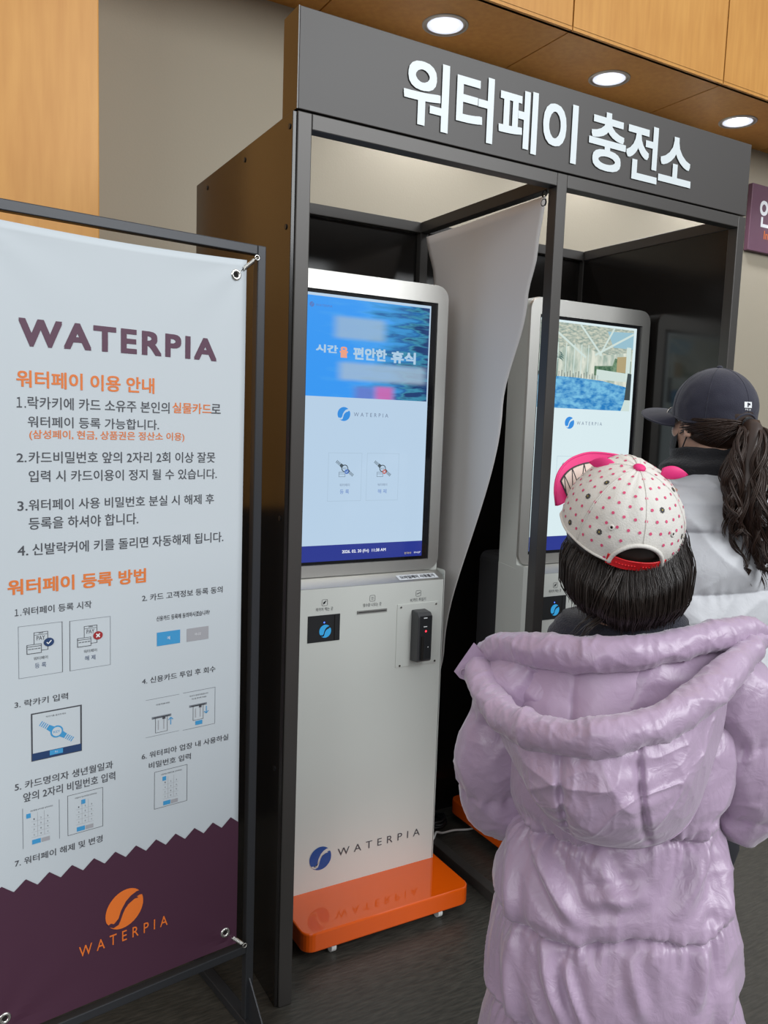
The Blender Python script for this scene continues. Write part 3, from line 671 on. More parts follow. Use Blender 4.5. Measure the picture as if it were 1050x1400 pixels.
q = MB(); put_rect(q, -.2418, -.1909, .9563, .9847, MT['blue_i'], fb, .0003); put_text(q, '예', (-.2195, -.2135, .967, .974), MT['white_i'], fb, .0006)
put_rect(q, -.1762, -.1263, .9561, .9839, MT['grey_i'], fb, .0003); put_text(q, '아니오', (-.1580, -.1440, .967, .973), MT['white_i'], fb, .0006); q.build('step_picture', bn_o, fn=F)
q = MB(); put_rect(q, -.4879, -.394, .769, .8627, MT['ink'], fb, .0003); put_rect(q, -.4866, -.3952, .7703, .7845, MT['navy_i'], fb, .0005); put_rect(q, -.4852, -.3973, .7844, .8602, MT['banner'], fb, .0006)
put_text(q, '락카키를 올려주세요', (-.461, -.424, .850, .8535), MT['ink'], fb, .0009); watch_icon(q, -.4415, .8188, .0205, fb, .0009, MT['blue_i'], None, True, MT['banner'], None)
put_rect(q, -.4548, -.4302, .774, .7835, MT['blue_i'], fb, .0008); put_text(q, '취소', (-.4455, -.4395, .777, .781), MT['white_i'], fb, .0011); q.build('step_picture', bn_o, fn=F)
q = MB(); put_frame(q, -.2652, -.1922, .7663, .8464, .0007, MT['inkl'], fb, .0003, 'tb'); put_frame(q, -.1836, -.1091, .7648, .8468, .0009, MT['inkl'], fb, .0003, 'tbr')
for s0, s1, zt, c0, c1, cb, up in ((-.252, -.2097, .8078, -.2444, -.2179, .772, True), (-.1695, -.1288, .8167, -.1609, -.1368, .7817, False)):
    put_rect(q, s0, s1, zt-.005, zt, MT['inkl'], fb, .0003); put_rect(q, s0+.003, s1-.003, zt-.0035, zt-.0022, MT['gap'], fb, .0005)
    put_frame(q, c0, c1, cb, zt-.003, .0008, MT['ink'], fb, .0005)
    for t in (.25, .7): put_line(q, (c0+(c1-c0)*t, cb+.006), (c0+(c1-c0)*t, zt-.009), .0016, MT['grey_i'], fb, .0004)
    put_rect(q, c0+(c1-c0)*.58, c0+(c1-c0)*.82, zt-.0085, zt-.0035, MT['ink'], fb, .0006)
    ax = s1-.001; za, zb = zt-.024, zt-.008
    put_line(q, (ax, za), (ax, zb), .0018, MT['blue_i'], fb, .0004); tip, d = (zb, -1) if up else (za, 1)
    for sg in (-1, 1): put_line(q, (ax, tip), (ax+sg*.005, tip+d*.005), .0018, MT['blue_i'], fb, .0004)
put_rect(q, -.155, -.1391, .7708, .7797, MT['blue_i'], fb, .0005); put_text(q, '카드를 투입해 주세요', (-.243, -.213, .8305, .834), MT['ink'], fb, .0003)
put_text(q, '처리가 완료되었습니다', (-.169, -.126, .835, .8385), MT['ink'], fb, .0003); put_text(q, '카드를 회수해 주세요', (-.164, -.130, .828, .8315), MT['ink'], fb, .0003); q.build('step_picture', bn_o, fn=F)
for (a, b, z0, z1, sq, k0, side, cap) in ((-.5053, -.4375, .6011, .6812, -.4985, -.4886, 'lr', '생년월일 6자리를 입력하세요'), (-.4223, -.3531, .6015, .6838, -.3959, -.4048, 'lrtb', '비밀번호 앞 2자리를 입력하세요'), (-.2459, -.1726, .6064, .688, -.228, -.2261, 'lrtb', '사용하실 비밀번호를 입력하세요')):
    q = MB(); put_frame(q, a, b, z0, z1, .0008, MT['ink'] if len(side) > 2 else MT['inkl'], fb, .0003, side)
    put_text(q, cap, (a+.014, b-.012, z1-.0105, z1-.0075), MT['ink'], fb, .0003)
    put_rect(q, sq, sq+.008, z0+.058, z0+.067, MT['blue_i'], fb, .0003)
    for r in range(4):
        for c in range(3):
            d = str(1+3*r+c) if r < 3 else ('정정', '0', '↵')[c]
            cx0 = k0+.004+.0125*c; cz0 = z0+.0535-.0105*r
            put_text(q, d if r < 3 or c < 2 else '<', (cx0-.001, cx0+.001, cz0-.0015, cz0+.0015), MT['ink'], fb, .0003)
    for c in (1, 2): put_line(q, (k0-.0022+.0125*c, z0+.0175), (k0-.0022+.0125*c, z0+.066), .0004, MT['grey_i'], fb, .0003)
    for r in range(4): put_line(q, (k0-.001, z0+.049-.0105*r), (k0+.033, z0+.049-.0105*r), .0004, MT['grey_i'], fb, .0003)
    put_rect(q, k0, k0+.0157, z0+.0035, z0+.0125, MT['blue_i'], fb, .0003); put_rect(q, k0+.0172, k0+.0325, z0+.0035, z0+.0118, MT['grey_i'], fb, .0003)
    q.build('step_picture', bn_o, fn=F)
for (s, z) in ((-.0735, 1.721), (-.5435, 1.721), (-.0775, .267), (-.5425, .272)):
    q = MB(); c = BP(s, z, bdisp(s, z)+.001)
    q.grid(lambda u, v: c+(bd*math.cos(2*math.pi*u)+Vector((0, 0, 1))*math.sin(2*math.pi*u))*(.0085-.0032*math.cos(math.pi*v))+bn*(.0008+.0022*math.sin(math.pi*v)), 24, 7, MT['chrome'], cu=True)
    q.add([c+(bd*math.cos(2*math.pi*k/16)+Vector((0, 0, 1))*math.sin(2*math.pi*k/16))*.0054+bn*.0009 for k in range(16)], [list(range(16))], MT['gap'])
    q.build('grommet', bn_o, fn=F)
# ---------------------------------------------------------------- people
MT['skin'] = mat('skin', (.60, .36, .26, 1), .5, sheen=.1)
MT['lip'] = mat('lips', (.45, .18, .15, 1), .45)
MT['eye'] = mat('eye_white', (.7, .7, .68, 1), .2); MT['iris'] = mat('dark_iris', (.02, .012, .008, 1), .15)
def fabric(name, col, rough, spec, sheen, bump, scale):
    m = mat(name, col, rough, 0, spec, sheen=sheen)
    n = m.node_tree; b = n.nodes['Principled BSDF']; L = n.links.new
    t = n.nodes.new('ShaderNodeTexCoord'); a = n.nodes.new('ShaderNodeTexNoise'); v = n.nodes.new('ShaderNodeTexVoronoi'); mx = n.nodes.new('ShaderNodeMath'); bp = n.nodes.new('ShaderNodeBump')
    L(t.outputs['Object'], a.inputs['Vector']); a.inputs['Scale'].default_value = scale; a.inputs['Detail'].default_value = 5; a.inputs['Distortion'].default_value = 1.2
    v.feature = 'DISTANCE_TO_EDGE'; v.inputs['Scale'].default_value = scale*.6
    wv = n.nodes.new('ShaderNodeVectorMath'); wv.operation = 'ADD'; sc = n.nodes.new('ShaderNodeVectorMath'); sc.operation = 'SCALE'; sc.inputs[3].default_value = .06
    L(a.outputs['Color'], sc.inputs[0]); L(t.outputs['Object'], wv.inputs[0]); L(sc.outputs[0], wv.inputs[1]); L(wv.outputs[0], v.inputs['Vector'])
    mx.operation = 'MULTIPLY_ADD'; L(v.outputs['Distance'], mx.inputs[0]); mx.inputs[1].default_value = .55; L(a.outputs['Fac'], mx.inputs[2])
    bp.inputs['Strength'].default_value = bump; bp.inputs['Distance'].default_value = .012
    L(mx.outputs[0], bp.inputs['Height']); L(bp.outputs[0], b.inputs['Normal'])
    return m
MT['lilac'] = fabric('lilac_satin_nylon', (.415, .303, .428, 1), .36, .6, .35, .15, 40)
MT['lilac_in'] = fabric('lilac_lining', (.44, .325, .45, 1), .44, .5, .3, .15, 24)
MT['white_coat'] = fabric('pale_grey_nylon', (.56, .57, .60, 1), .45, .4, .2, .16, 22)
MT['fleece'] = mat('navy_fleece', (.012, .013, .024, 1), .9, sheen=.25, bump=.3, bscale=300)
MT['blackfab'] = mat('black_knit', (.012, .012, .015, 1), .9, sheen=.15, bump=.4, bscale=200)
MT['hair_c'] = mat('black_brown_hair', (.017, .0105, .008, 1), .36, spec=.5)
MT['hair_w'] = mat('dark_brown_hair', (.034, .017, .011, 1), .42, spec=.5)
MT['capw'] = mat('white_twill', (.68, .655, .61, 1), .75, bump=.15, bscale=400)
MT['pink'] = mat('hot_pink_felt', srgb(226, 44, 122), .6)
MT['dot'] = mat('pink_dot_print', srgb(214, 76, 118), .7)
MT['flower'] = mat('dark_flower_print', srgb(58, 56, 58), .7); MT['yellow'] = mat('yellow_print', srgb(196, 172, 60), .7)
MT['redstrap'] = mat('red_plastic_strap', srgb(206, 28, 34), .35)
MT['brimin'] = mat('cream_brim_print', srgb(226, 208, 196), .7)
MT['navycap'] = mat('navy_twill', (.022, .022, .040, 1), .85, bump=.2, bscale=400, sheen=.2)
MT['trouser'] = mat('dark_trousers', (.02, .02, .026, 1), .85)
MT['shoe'] = mat('grey_shoe', (.2, .2, .2, 1), .6); MT['sole'] = mat('white_sole', (.6, .6, .58, 1), .6)
MT['lens'] = mat('spectacle_lens', (.35, .37, .4, 1), .05, 0, .8)

def rig(scale, rot=0.0):
    return lambda p: Vector(p)*scale
def hand(mb, wrist, d, palm_n, k, side):
    # palm and five unequal, gently curled fingers; d points along the hand, palm_n away from the back of it
    d = Vector(d).normalized(); pn = Vector(palm_n); pn = (pn-d*pn.dot(d)).normalized(); s = d.cross(pn)*side; w = Vector(wrist)
    def P(a, b, c): return w+d*a*k+s*b*k+pn*c*k
    for b in (-.026, -.009, .009, .026): mb.tube([P(0, b*.6, 0), P(.045, b, .002), P(.085, b, .004)], [.014*k, .0145*k, .012*k], MT['skin'], 10)
    for b, ln in ((-.029, .062), (-.010, .078), (.010, .084), (.028, .074)):
        pts = [P(.08, b, .003), P(.08+ln*.45, b*1.05, .010), P(.08+ln*.78, b*1.05, .026), P(.08+ln*.92, b*1.05, .044)]
        mb.tube(pts, [.0105*k, .0095*k, .0088*k, .0075*k], MT['skin'], 10); mb.ball(pts[-1], .0078*k, MT['skin'], 10, 8)
    pts = [P(.02, .026, .006), P(.048, .050, .016), P(.074, .058, .028), P(.094, .056, .038)]
    mb.tube(pts, [.014*k, .012*k, .0105*k, .0085*k], MT['skin'], 10); mb.ball(pts[-1], .0088*k, MT['skin'], 10, 8)
def limb(mb, pts, rads):
    mb.tube(resample(pts, 20), [lerp_tab([(i/(len(rads)-1), r) for i, r in enumerate(rads)], j/19) for j in range(20)], MT['skin'], 14)
    mb.ball(pts[0], rads[0], MT['skin']); mb.ball(pts[-1], rads[-1], MT['skin'])
def head(mb, HM, k):
    def B(c, r):
        q = MB(); q.ball((0, 0, 0), 1, MT['skin'], 20, 14)
        vs = [HM @ Vector((c[0]*k+v.x*r[0]*k, c[1]*k+v.y*r[1]*k, c[2]*k+v.z*r[2]*k)) for v in q.v]
        mb.add(vs, q.f, MT['skin'], True)
    def T(pts, rs): mb.tube([HM @ (Vector(p)*k) for p in pts], [r*k for r in rs], MT['skin'], 12); [B(p, (r, r, r)) for p, r in zip(pts, rs)]
    B((0, -.008, .025), (.075, .094, .094)); B((0, .028, -.045), (.058, .062, .062)); B((0, .064, .035), (.052, .026, .03))
    B((0, .066, -.092), (.024, .022, .018)); B((0, .082, -.056), (.024, .014, .012))
    for s in (-1, 1):
        B((s*.036, .062, -.022), (.028, .028, .026)); B((s*.028, .082, .026), (.022, .010, .007))
        for a in range(10):
            t = R(-100+a*24); B((s*.078, -.006+.015*math.cos(t)*1., -.004+.027*math.sin(t)), (.006, .006, .006))
        B((s*.076, -.002, -.006), (.006, .014, .022)); B((s*.077, .004, -.03), (.006, .007, .009))
    T([(0, .088, .018), (0, .100, -.006), (0, .110, -.026)], [.008, .010, .012])
    for s in (-1, 1): B((s*.012, .098, -.030), (.009, .010, .008))
def finish_body(mb, name, loc, rz, vox=.0045):
    tmp = mb.build('tmp_body'); r = tmp.modifiers.new('r', 'REMESH'); r.mode = 'VOXEL'; r.voxel_size = vox; r.use_smooth_shade = True
    sm = tmp.modifiers.new('s', 'SMOOTH'); sm.iterations = 3; sm.factor = .5
    dg = bpy.context.evaluated_depsgraph_get(); me = bpy.data.meshes.new_from_object(tmp.evaluated_get(dg))
    old = tmp.data; bpy.data.objects.remove(tmp); bpy.data.meshes.remove(old)
    me.name = name
    if not me.materials: me.materials.append(MT['skin'])
    for p in me.polygons: p.use_smooth = True
    o = bpy.data.objects.new(name, me); COL.objects.link(o); o.location = loc; o.rotation_euler = (0, 0, rz)
    return o
def eyes(HM, k, par):
    for s in (-1, 1):
        q = MB(); q.ball((0, 0, 0), .0115*k, MT['eye'], 16, 12)
        q.add([Vector((.0055*k*math.cos(a*.5236), .0112*k, .0055*k*math.sin(a*.5236))) for a in range(12)], [list(range(12))], MT['iris'])
        c = Vector((s*.030*k, .077*k, .008*k)); q.build('eye', par, fn=lambda p: HM @ (p+c))
def crease(p, s): return (1-abs(noise.noise(Vector(p)*s)))**11
def nz(p, s): return noise.noise(Vector(p)*s)
def ridge(p, s): return (1-abs(noise.noise(Vector(p)*s)))**4
def seg_dist(x, z, a, b):
    dx, dz = b[0]-a[0], b[1]-a[1]; t = max(0, min(1, ((x-a[0])*dx+(z-a[1])*dz)/(dx*dx+dz*dz)))
    return math.hypot(x-a[0]-t*dx, z-a[1]-t*dz), t
def puff_tube(name, pts, rads, seams, mat_, par, n=260, m=64, amp=.16, seed=0., wr=.006, squash=1., caps=True, wscale=(9, 22), gather=1.):
    # a padded tube along a path, pinched at the seams, wrinkled near them
    P = resample(pts, n); q = MB(); vs = []
    N = None
    for i in range(n):
        T_ = (P[min(i+1, n-1)]-P[max(i-1, 0)]).normalized()
        if N is None: N = Vector((0, 0, 1)) if abs(T_.z) < .9 else Vector((0, -1, 0))
        N = (N-T_*N.dot(T_)).normalized(); Bn = T_.cross(N)
        t = i/(n-1); r = lerp_tab([(k/(len(rads)-1), v) for k, v in enumerate(rads)], t)
        d = min([abs(t-s) for s in seams], default=1.)
        L = sum((P[k+1]-P[k]).length for k in range(0, n-1, 1)) if i == 0 else L
        dm = d*L
        for j in range(m):
            a = 2*math.pi*j/m; dirv = N*math.cos(a)+Bn*math.sin(a)*squash
            p0 = P[i]+dirv*r
            k = 1+amp*(1-math.exp(-(dm/.022)**1.3))-amp
            k += gather*(.05*math.sin(a*13+3*nz(p0, 20)+seed)*math.exp(-dm/.012))
            w = wr*(ridge(p0*.8+Vector((seed, 0, 0)), wscale[0])-.2)+.35*wr*(ridge(Vector((p0.x*1.5, p0.y, p0.z*.6+seed)), wscale[1])-.2)+.35*wr*crease(p0+Vector((seed, 2, 0)), wscale[1]*.6)+.10*wr*crease(p0+Vector((5, seed, 0)), wscale[1]*1.4)
            vs.append(P[i]+dirv*(r*k+w))
    fs = [(i*m+j, i*m+(j+1) % m, (i+1)*m+(j+1) % m, (i+1)*m+j) for i in range(n-1) for j in range(m)]
    if caps: fs += [list(range(m))[::-1], [(n-1)*m+j for j in range(m)]]
    q.add(vs, fs, MT[mat_], True)
    return q.build(name, par)
def strand_hair(mb, paths, r, m):
    for p in paths:
        k = len(p); mb.tube(p, [r*(.55+.45*math.sin(math.pi*min(1, .25+.75*(1-i/(k-1))))) if i < k-1 else r*.3 for i in range(k)], m, 4, cap=False)

# ================================================================ the child
C_LOC = (.24521, -.79543, 0); C_RZ = R(-47.2246)
HM = Matrix.Translation((-.018, .018, 1.268)) @ Matrix.Rotation(R(17), 4, 'Z') @ Matrix.Rotation(R(22), 4, 'X') @ Matrix.Rotation(R(5), 4, 'Y')
hk = .93
b = MB(); head(b, HM, hk)
b.ball(HM @ Vector((0, 0, 0)), .05, MT['skin']); b.tube(resample([(-.01, .0, 1.22), (-.008, -.005, 1.12), (0, 0, 1.02)], 12), [.045]*8+[.055]*4, MT['skin'], 16)
limb(b, [(0, .0, 1.04), (0, 0, .90), (0, .0, .76), (0, 0, .66)], [.052, .074, .080, .085])
for s in (-1, 1):
    limb(b, [(s*.05, 0, 1.03), (s*.115, 0, 1.02)], [.05, .045])
    el_ = (-.200, .015, .835) if s < 0 else (.196, .045, .85)
    limb(b, [(s*.115, .005, 1.02), (s*.185, .01, .93), el_], [.040, .032, .028]); limb(b, [el_, (s*.174, .11, .785 if s < 0 else .82), (s*.115, .245, .80)], [.028, .026, .020])
    hand(b, (s*.115, .245, .80), (-s*.5, .85, -.1), (-s*.5, 0, -.8), .74, -s)
    limb(b, [(s*.065, 0, .66), (s*.07, .01, .37)], [.068, .046]); limb(b, [(s*.07, .01, .37), (s*.075, -.01, .075)], [.045, .030])
    limb(b, [(s*.075, -.03, .045), (s*.085, .12, .035)], [.032, .026])
kid = finish_body(b, 'person', C_LOC, C_RZ, .0045)
tag(kid, 'child in a long lilac padded coat and dotted white cap, facing the kiosks', 'person')
eyes(HM, hk, kid)

# trousers and shoes
q = MB()
for s in (-1, 1): q.tube(resample([(s*.055, 0, .70), (s*.07, .01, .40), (s*.075, -.005, .11)], 16), [.088]*5+[.07]*6+[.058]*5, MT['trouser'], 20)
q.build('trousers', kid)
for s in (-1, 1):
    q = MB()
    q.grid(lambda u, v: (s*.08+(.036+.006*math.sin(math.pi*v))*math.cos(2*math.pi*u), .03+(.105-.04*v)*math.sin(2*math.pi*u)-.03*v, .024+.085*v), 28, 8, MT['shoe'], cu=True, capv=True)
    q.prism([(s*.08+.042*math.cos(a*.2244), .03+.112*math.sin(a*.2244)) for a in range(28)], 0, .026, MT['sole']); q.build('shoe', kid)

# ---- coat
SEAM = [.97, .815, .672, .525, .38]; TILT = .15
ax_t = [(.30, .232), (.40, .220), (.52, .196), (.67, .184), (.80, .160), (.90, .166), (1.0, .172), (1.05, .150), (1.09, .10)]
ay_t = [(.30, .185), (.40, .178), (.52, .165), (.67, .150), (.80, .122), (.90, .120), (.95, .104), (1.0, .080), (1.05, .066), (1.09, .055)]
cx_t = [(.30, .034), (.40, .028), (.52, .012), (.67, .006), (.80, .003), (1.09, -.012)]
FOLD = [((-.13, .80), (-.035, .695), .010, .013), ((.135, .845), (.085, .73), .010, .013), ((-.10, .655), (-.055, .535), .007, .010), ((-.06, .63), (-.03, .555), .006, .007), ((.135, .71), (.115, .60), .008, .010),
    ((-.15, .78), (-.14, .60), .006, .010), ((.155, .80), (.15, .66), .007, .011), ((-.15, .62), (-.13, .46), .007, .012), ((.16, .62), (.165, .48), .006, .012), ((-.02, .79), (.02, .735), .004, .012), ((.03, .66), (.05, .58), .004, .010), ((-.12, .50), (-.09, .42), .006, .010), ((.04, .76), (-.06, .735), .004, .012)]
def coat_pt(u, v):
    th = 2*math.pi*u; z = .33+(1.09-.33)*v
    a, bb, cx0 = lerp_tab(ax_t, z), lerp_tab(ay_t, z), lerp_tab(cx_t, z)
    c, s = math.cos(th), math.sin(th)
    e = 2/2.35; x = a*math.copysign(abs(c)**e, c); y = bb*math.copysign(abs(s)**e, s)
    zt = z-TILT*x+.018*math.sin(th)*-1*0+.012*nz((x*9, s*2, 0), 1)
    d = min(abs(zt-q) for q in SEAM); dd = sorted(SEAM+[.23, 1.12]); lo = max(q for q in dd if q <= zt); hi = min(q for q in dd if q > zt)
    t = (zt-lo)/(hi-lo)
    pf = .025*(math.sin(math.pi*t**.85)**.5)-.016-.004*math.exp(-(d/.005)**2)
    near = math.exp(-d/.016)
    gath = (.0042*math.sin(th*34+7*nz((x, y, z), 11))+.0032*math.sin(th*71+6*nz((x, y, z), 17)))*(.4+.9*abs(nz((x*3, y, z), 3)))*math.exp(-d/(.016+.03*abs(nz((x, y, 5), 8))))*(1 if zt < .9 else .3)
    p = Vector((x, y, z))
    # long soft creases running down from the seams, a little crumple, broad unevenness
    sg = 1 if x < 0 else -1
    w = .0075*(ridge((x*1.2+.75*z*sg, y, z*.45), 7)-.2)*(.45+.8*math.exp(-d/.06))
    w += .0055*(ridge((x*1.5+.25*z*sg+3, y, z*.35), 13)-.2)*math.exp(-d/.045)
    w += .0035*crease((x*1.1+.9*z*sg, y, z*.6+5), 6)+.0020*crease((x-.5*z*sg+2, y, z*.7), 11)*(.3+abs(nz((x, y, z), 6)))
    w += .007*nz((x, y, z*.8+3), 5)
    if s < .3:
        for A, B, am, wd in FOLD:
            dist, tt = seg_dist(x, z, A, B)
            if dist < wd*3: w += am*1.7*(math.exp(-(dist/wd)**2)-.5*math.exp(-((dist-wd*1.6)/wd)**2))*math.sin(math.pi*min(1, .15+tt*.85))
    r = pf+gath+w
    n = Vector((c/a, s/bb, 0)).normalized()
    q = Vector((cx0+x, y, z))+n*r
    q.z -= .012*near*0+.010*math.sin(math.pi*t)*(1 if zt < .9 else 0)
    return q
q = MB(); q.grid(coat_pt, 300, 330, MT['lilac'], cu=True)
coat = q.build('coat', kid)
# sleeves
puff_tube('sleeve', [(-.135, 0, 1.045), (-.172, .0, .985), (-.193, .0, .92), (-.204, .005, .845), (-.198, .035, .785), (-.178, .10, .765), (-.150, .17, .780), (-.118, .245, .80)], [.060, .066, .062, .064, .066, .062, .055, .044], [.02, .25, .47, .68, .97], 'lilac', coat, amp=.15, seed=1.7, wr=.007)
puff_tube('sleeve', [(.120, .01, 1.06), (.170, .02, 1.01), (.188, .02, .94), (.200, .03, .87), (.192, .06, .83), (.172, .12, .815), (.148, .19, .805), (.118, .245, .80)], [.060, .066, .062, .063, .062, .058, .053, .044], [.02, .25, .47, .68, .97], 'lilac', coat, amp=.15, seed=4.1, wr=.007)
# collar roll, hood rim, hood lining, hood bag
CT = [(-.236, .035, 1.036), (-.205, .0, 1.056), (-.192, -.012, 1.064), (-.141, -.05, 1.078), (-.071, -.08, 1.084), (-.016, -.085, 1.093), (.046, -.06, 1.104), (.11, -.02, 1.115), (.167, .03, 1.121), (.203, .06, 1.113)]
RT = [(-.236, .035, 1.036), (-.232, -.01, 1.022), (-.214, -.06, 1.006), (-.184, -.11, .994), (-.146, -.16, .992), (-.096, -.20, .998), (-.048, -.22, 1.007), (-.008, -.22, 1.019), (.029, -.20, 1.028), (.072, -.17, 1.041), (.111, -.12, 1.059), (.146, -.06, 1.078), (.176, .0, 1.096), (.200, .05, 1.110)]
puff_tube('collar_roll', CT, [.016, .022, .0235, .025, .025, .024, .023, .022, .018], [], 'lilac', coat, n=240, m=48, amp=0, seed=2.2, wr=.0055, wscale=(15, 34))
puff_tube('hood_rim', RT, [.016, .021, .0235, .025, .025, .024, .0235, .022, .017], [.47, .62], 'lilac', coat, n=280, m=48, amp=.05, seed=7.7, wr=.0055, wscale=(15, 34), gather=.4)
ca = resample(CT, 121); ra = resample(RT, 121)
def lining(u, v):
    k = u*120; i = min(int(k), 119); f = k-i
    a = ca[i].lerp(ca[i+1], f); c = ra[i].lerp(ra[i+1], f)
    a = a+Vector((0, .002, -.008)); c = c+Vector((0, .008, -.012))
    p = a.lerp(c, v**1.25); p.z = a.z+(c.z-a.z)*v; w = math.sin(math.pi*min(1, max(0, u)))**.6
    sd = min(abs(u-s) for s in (.235, .44, .63, .83))
    p.z -= w*(.080*math.sin(math.pi*v**.75))
    pu = (.010*(1-math.exp(-(sd/.03)**1.3))-.012*math.exp(-(sd/.006)**2))*math.sin(math.pi*min(1, v*1.05))*(1-.7*v)
    p += Vector((0, -.85, .45))*pu
    p += Vector((0, -.6, .6))*(.003*(ridge(Vector((p.x*1.4, p.y, p.z*.6+2)), 13)-.2)+.002*math.sin(v*40+4*nz(p, 12))*math.exp(-sd/.015))
    return p
q = MB(); q.grid(lining, 170, 70, MT['lilac_in']); o = q.build('hood_lining', coat)
def bag(u, v):
    uu = .07+.86*u; k = uu*120; i = min(int(k), 119); f = k-i
    a = ra[i].lerp(ra[i+1], f)+Vector((0, -.002, -.012))
    c = 2*u-1
    xb = .008+.112*math.copysign(abs(c)**.8, c); zb = .832+.05*c*c+.016*c+.03*max(0, abs(c)-.8)
    yb = -.150-.018*(1-c*c)
    bt = Vector((xb, yb, zb)); p = a.lerp(bt, v)
    bul = math.sin(math.pi*min(1, v*1.02))**.75
    cen = (1-abs(c)**2.4)
    p.y -= bul*(.034*cen+.006); p.x += .0
    # side walls turn in towards the coat
    p.y += .055*abs(c)**6*(1-v*.3)
    p.z -= .012*math.sin(math.pi*v)*cen
    xs = p.x
    d1 = abs(xs-(-.080+.024*v)); d2 = abs(xs-(.022+.030*v)); sd = min(d1, d2)
    p.y += .014*math.exp(-(sd/.0055)**2)*math.sin(math.pi*min(1, .1+v*.9))
    pu = .006*math.sin(v*36+5*nz(p, 10))*math.exp(-sd/.014)
    w = .013*(ridge((p.x*1.2+.5*p.z, p.y, p.z*.5+2), 8)-.2)+.008*(ridge((p.x*.9-.9*p.z, p.y+3, p.z*.5), 12)-.2)+.006*crease((p.x+.6*p.z, p.y+8, p.z*.7), 9)+.004*crease((p.x-.8*p.z, p.y+2, p.z*.8), 15)+.0012*crease((p.x, p.y+4, p.z), 30)
    p.y -= w*math.sin(math.pi*min(1, .08+v*.95))+pu*.5
    ed = math.exp(-v/.05); p.y -= .003*math.sin(u*150+4*nz(p, 20))*ed
    return p
q = MB(); q.grid(bag, 200, 150, MT['lilac']); q.build('hood', coat)
# underside of the hanging hood, closing it against the coat
q = MB()
def under(u, v):
    a = bag(u, 1.); c = 2*u-1
    return a.lerp(Vector((a.x*1.0, -.112+.02*abs(c), a.z+.012)), v)
q.grid(under, 120, 12, MT['lilac']); q.build('hood_underside', coat)
q = MB()
tabp = [(-.228, -.018, .998), (-.262, -.020, 1.008), (-.270, -.02, 1.016), (-.262, -.02, 1.030), (-.243, -.02, 1.062), (-.225, -.014, 1.045)]
q.add(tabp, [list(range(6))], MT['lilac']); q.add([(x, y+.008, z) for x, y, z in tabp], [list(range(6))[::-1]], MT['lilac']); q.f += [[i, (i+1) % 6, 6+(i+1) % 6, 6+i] for i in range(6)]; q.m += [0]*6; q.sm += [False]*6
tb = q.build('snap_tab', coat, bevel=.003)
q = MB(); q.tube([(-.2555+.0065*math.cos(a*.5236), -.0215, 1.016+.0065*math.sin(a*.5236)) for a in range(12)], .001, MT['lilac_in'], 5, closed=True); q.build('snap_button', tb)
# navy fleece collar
def fleece(u, v):
    th = 2*math.pi*u; z = 1.055+.085*v; s = math.sin(th)
    r = lerp_tab([(0, .108), (.5, .106), (.85, .096), (1, .085)], v)
    x = -.012+r*math.cos(th)*1.08; y = .008+r*(.80 if s > 0 else .70)*s
    return (x, y, z+.09*x*v+.010*max(0, s)*0+.005*nz((math.cos(th), s, v*2), 2)-.012*v*max(0, -s))
q = MB(); q.grid(fleece, 80, 24, MT['fleece'], cu=True, capv=True); q.build('fleece_collar', kid)
# hair
CAPM = Matrix.Translation((-.0195, .012, 1.281)) @ Matrix.Rotation(R(18), 4, 'Z') @ Matrix.Rotation(R(24), 4, 'X') @ Matrix.Rotation(R(5), 4, 'Y')
def hair_shell(az, t, lift=0.):
    # az: 0 = right, -90 = back; t: 0 under the cap, 1 at the ends
    c, s = math.cos(az), math.sin(az)
    zend = 1.128+.020*max(0, -c)**2*(-s < .97)+.012*abs(c)
    z0 = 1.286-.062*max(0, -s)**1.5+.0*max(0, s); z = z0+(zend-z0)*t
    r = lerp_tab([(0, .073), (.14, .082), (.45, .096), (.78, .095), (1, .079)], t)+lift
    return Vector((-.010+r*c*1.0, .012+r*s*1.04+.0*t, z+.02*c*0))
q = MB()
q.grid(lambda u, v: hair_shell(R(158)+u*R(224), v, -.003), 60, 24, MT['hair_c'])
q.ball((0, 0, 0), 1, MT['hair_c'], 24, 16)
for k in range(len(q.v)-24*16, len(q.v)): v_ = q.v[k]; q.v[k] = CAPM @ Vector((v_.x*.085, -.002+v_.y*.097, -.008+v_.z*.090))
paths = []
for i in range(3000):
    az = R(156)+random.random()*R(228); lf = random.uniform(-.005, .0015); ph = random.uniform(0, 6); wob = random.uniform(.0004, .002); ln = random.uniform(.84, 1.05)+.03*nz((math.cos(az)*3, math.sin(az)*3, 0), 2)
    if random.random() < .06: lf += random.uniform(.002, .010); ln += random.uniform(.0, .10)
    da = random.gauss(0, .05)
    pts = []
    for k in range(10):
        t = k/9*ln; pts.append(hair_shell(az+da*t+.02*math.sin(ph+t*5), t, lf+wob*math.sin(ph+t*6)))
    paths.append(pts)
strand_hair(q, paths, .0008, MT['hair_c'])
for i in range(14):
    az = R(-96)+random.gauss(0, .07); pts = [hair_shell(az-.10*k/9*3, k/9*1.0, .004+.004*math.sin(k*.4)) for k in range(9)]
    pts += [pts[-1]+Vector((-.012-.01*random.random(), -.004, -.014)), pts[-1]+Vector((-.024-.01*random.random(), -.004, -.032))]
    q.tube(pts, [.0012]*9+[.0009, .0004], MT['hair_c'], 4, cap=False)
q.build('hair', kid)
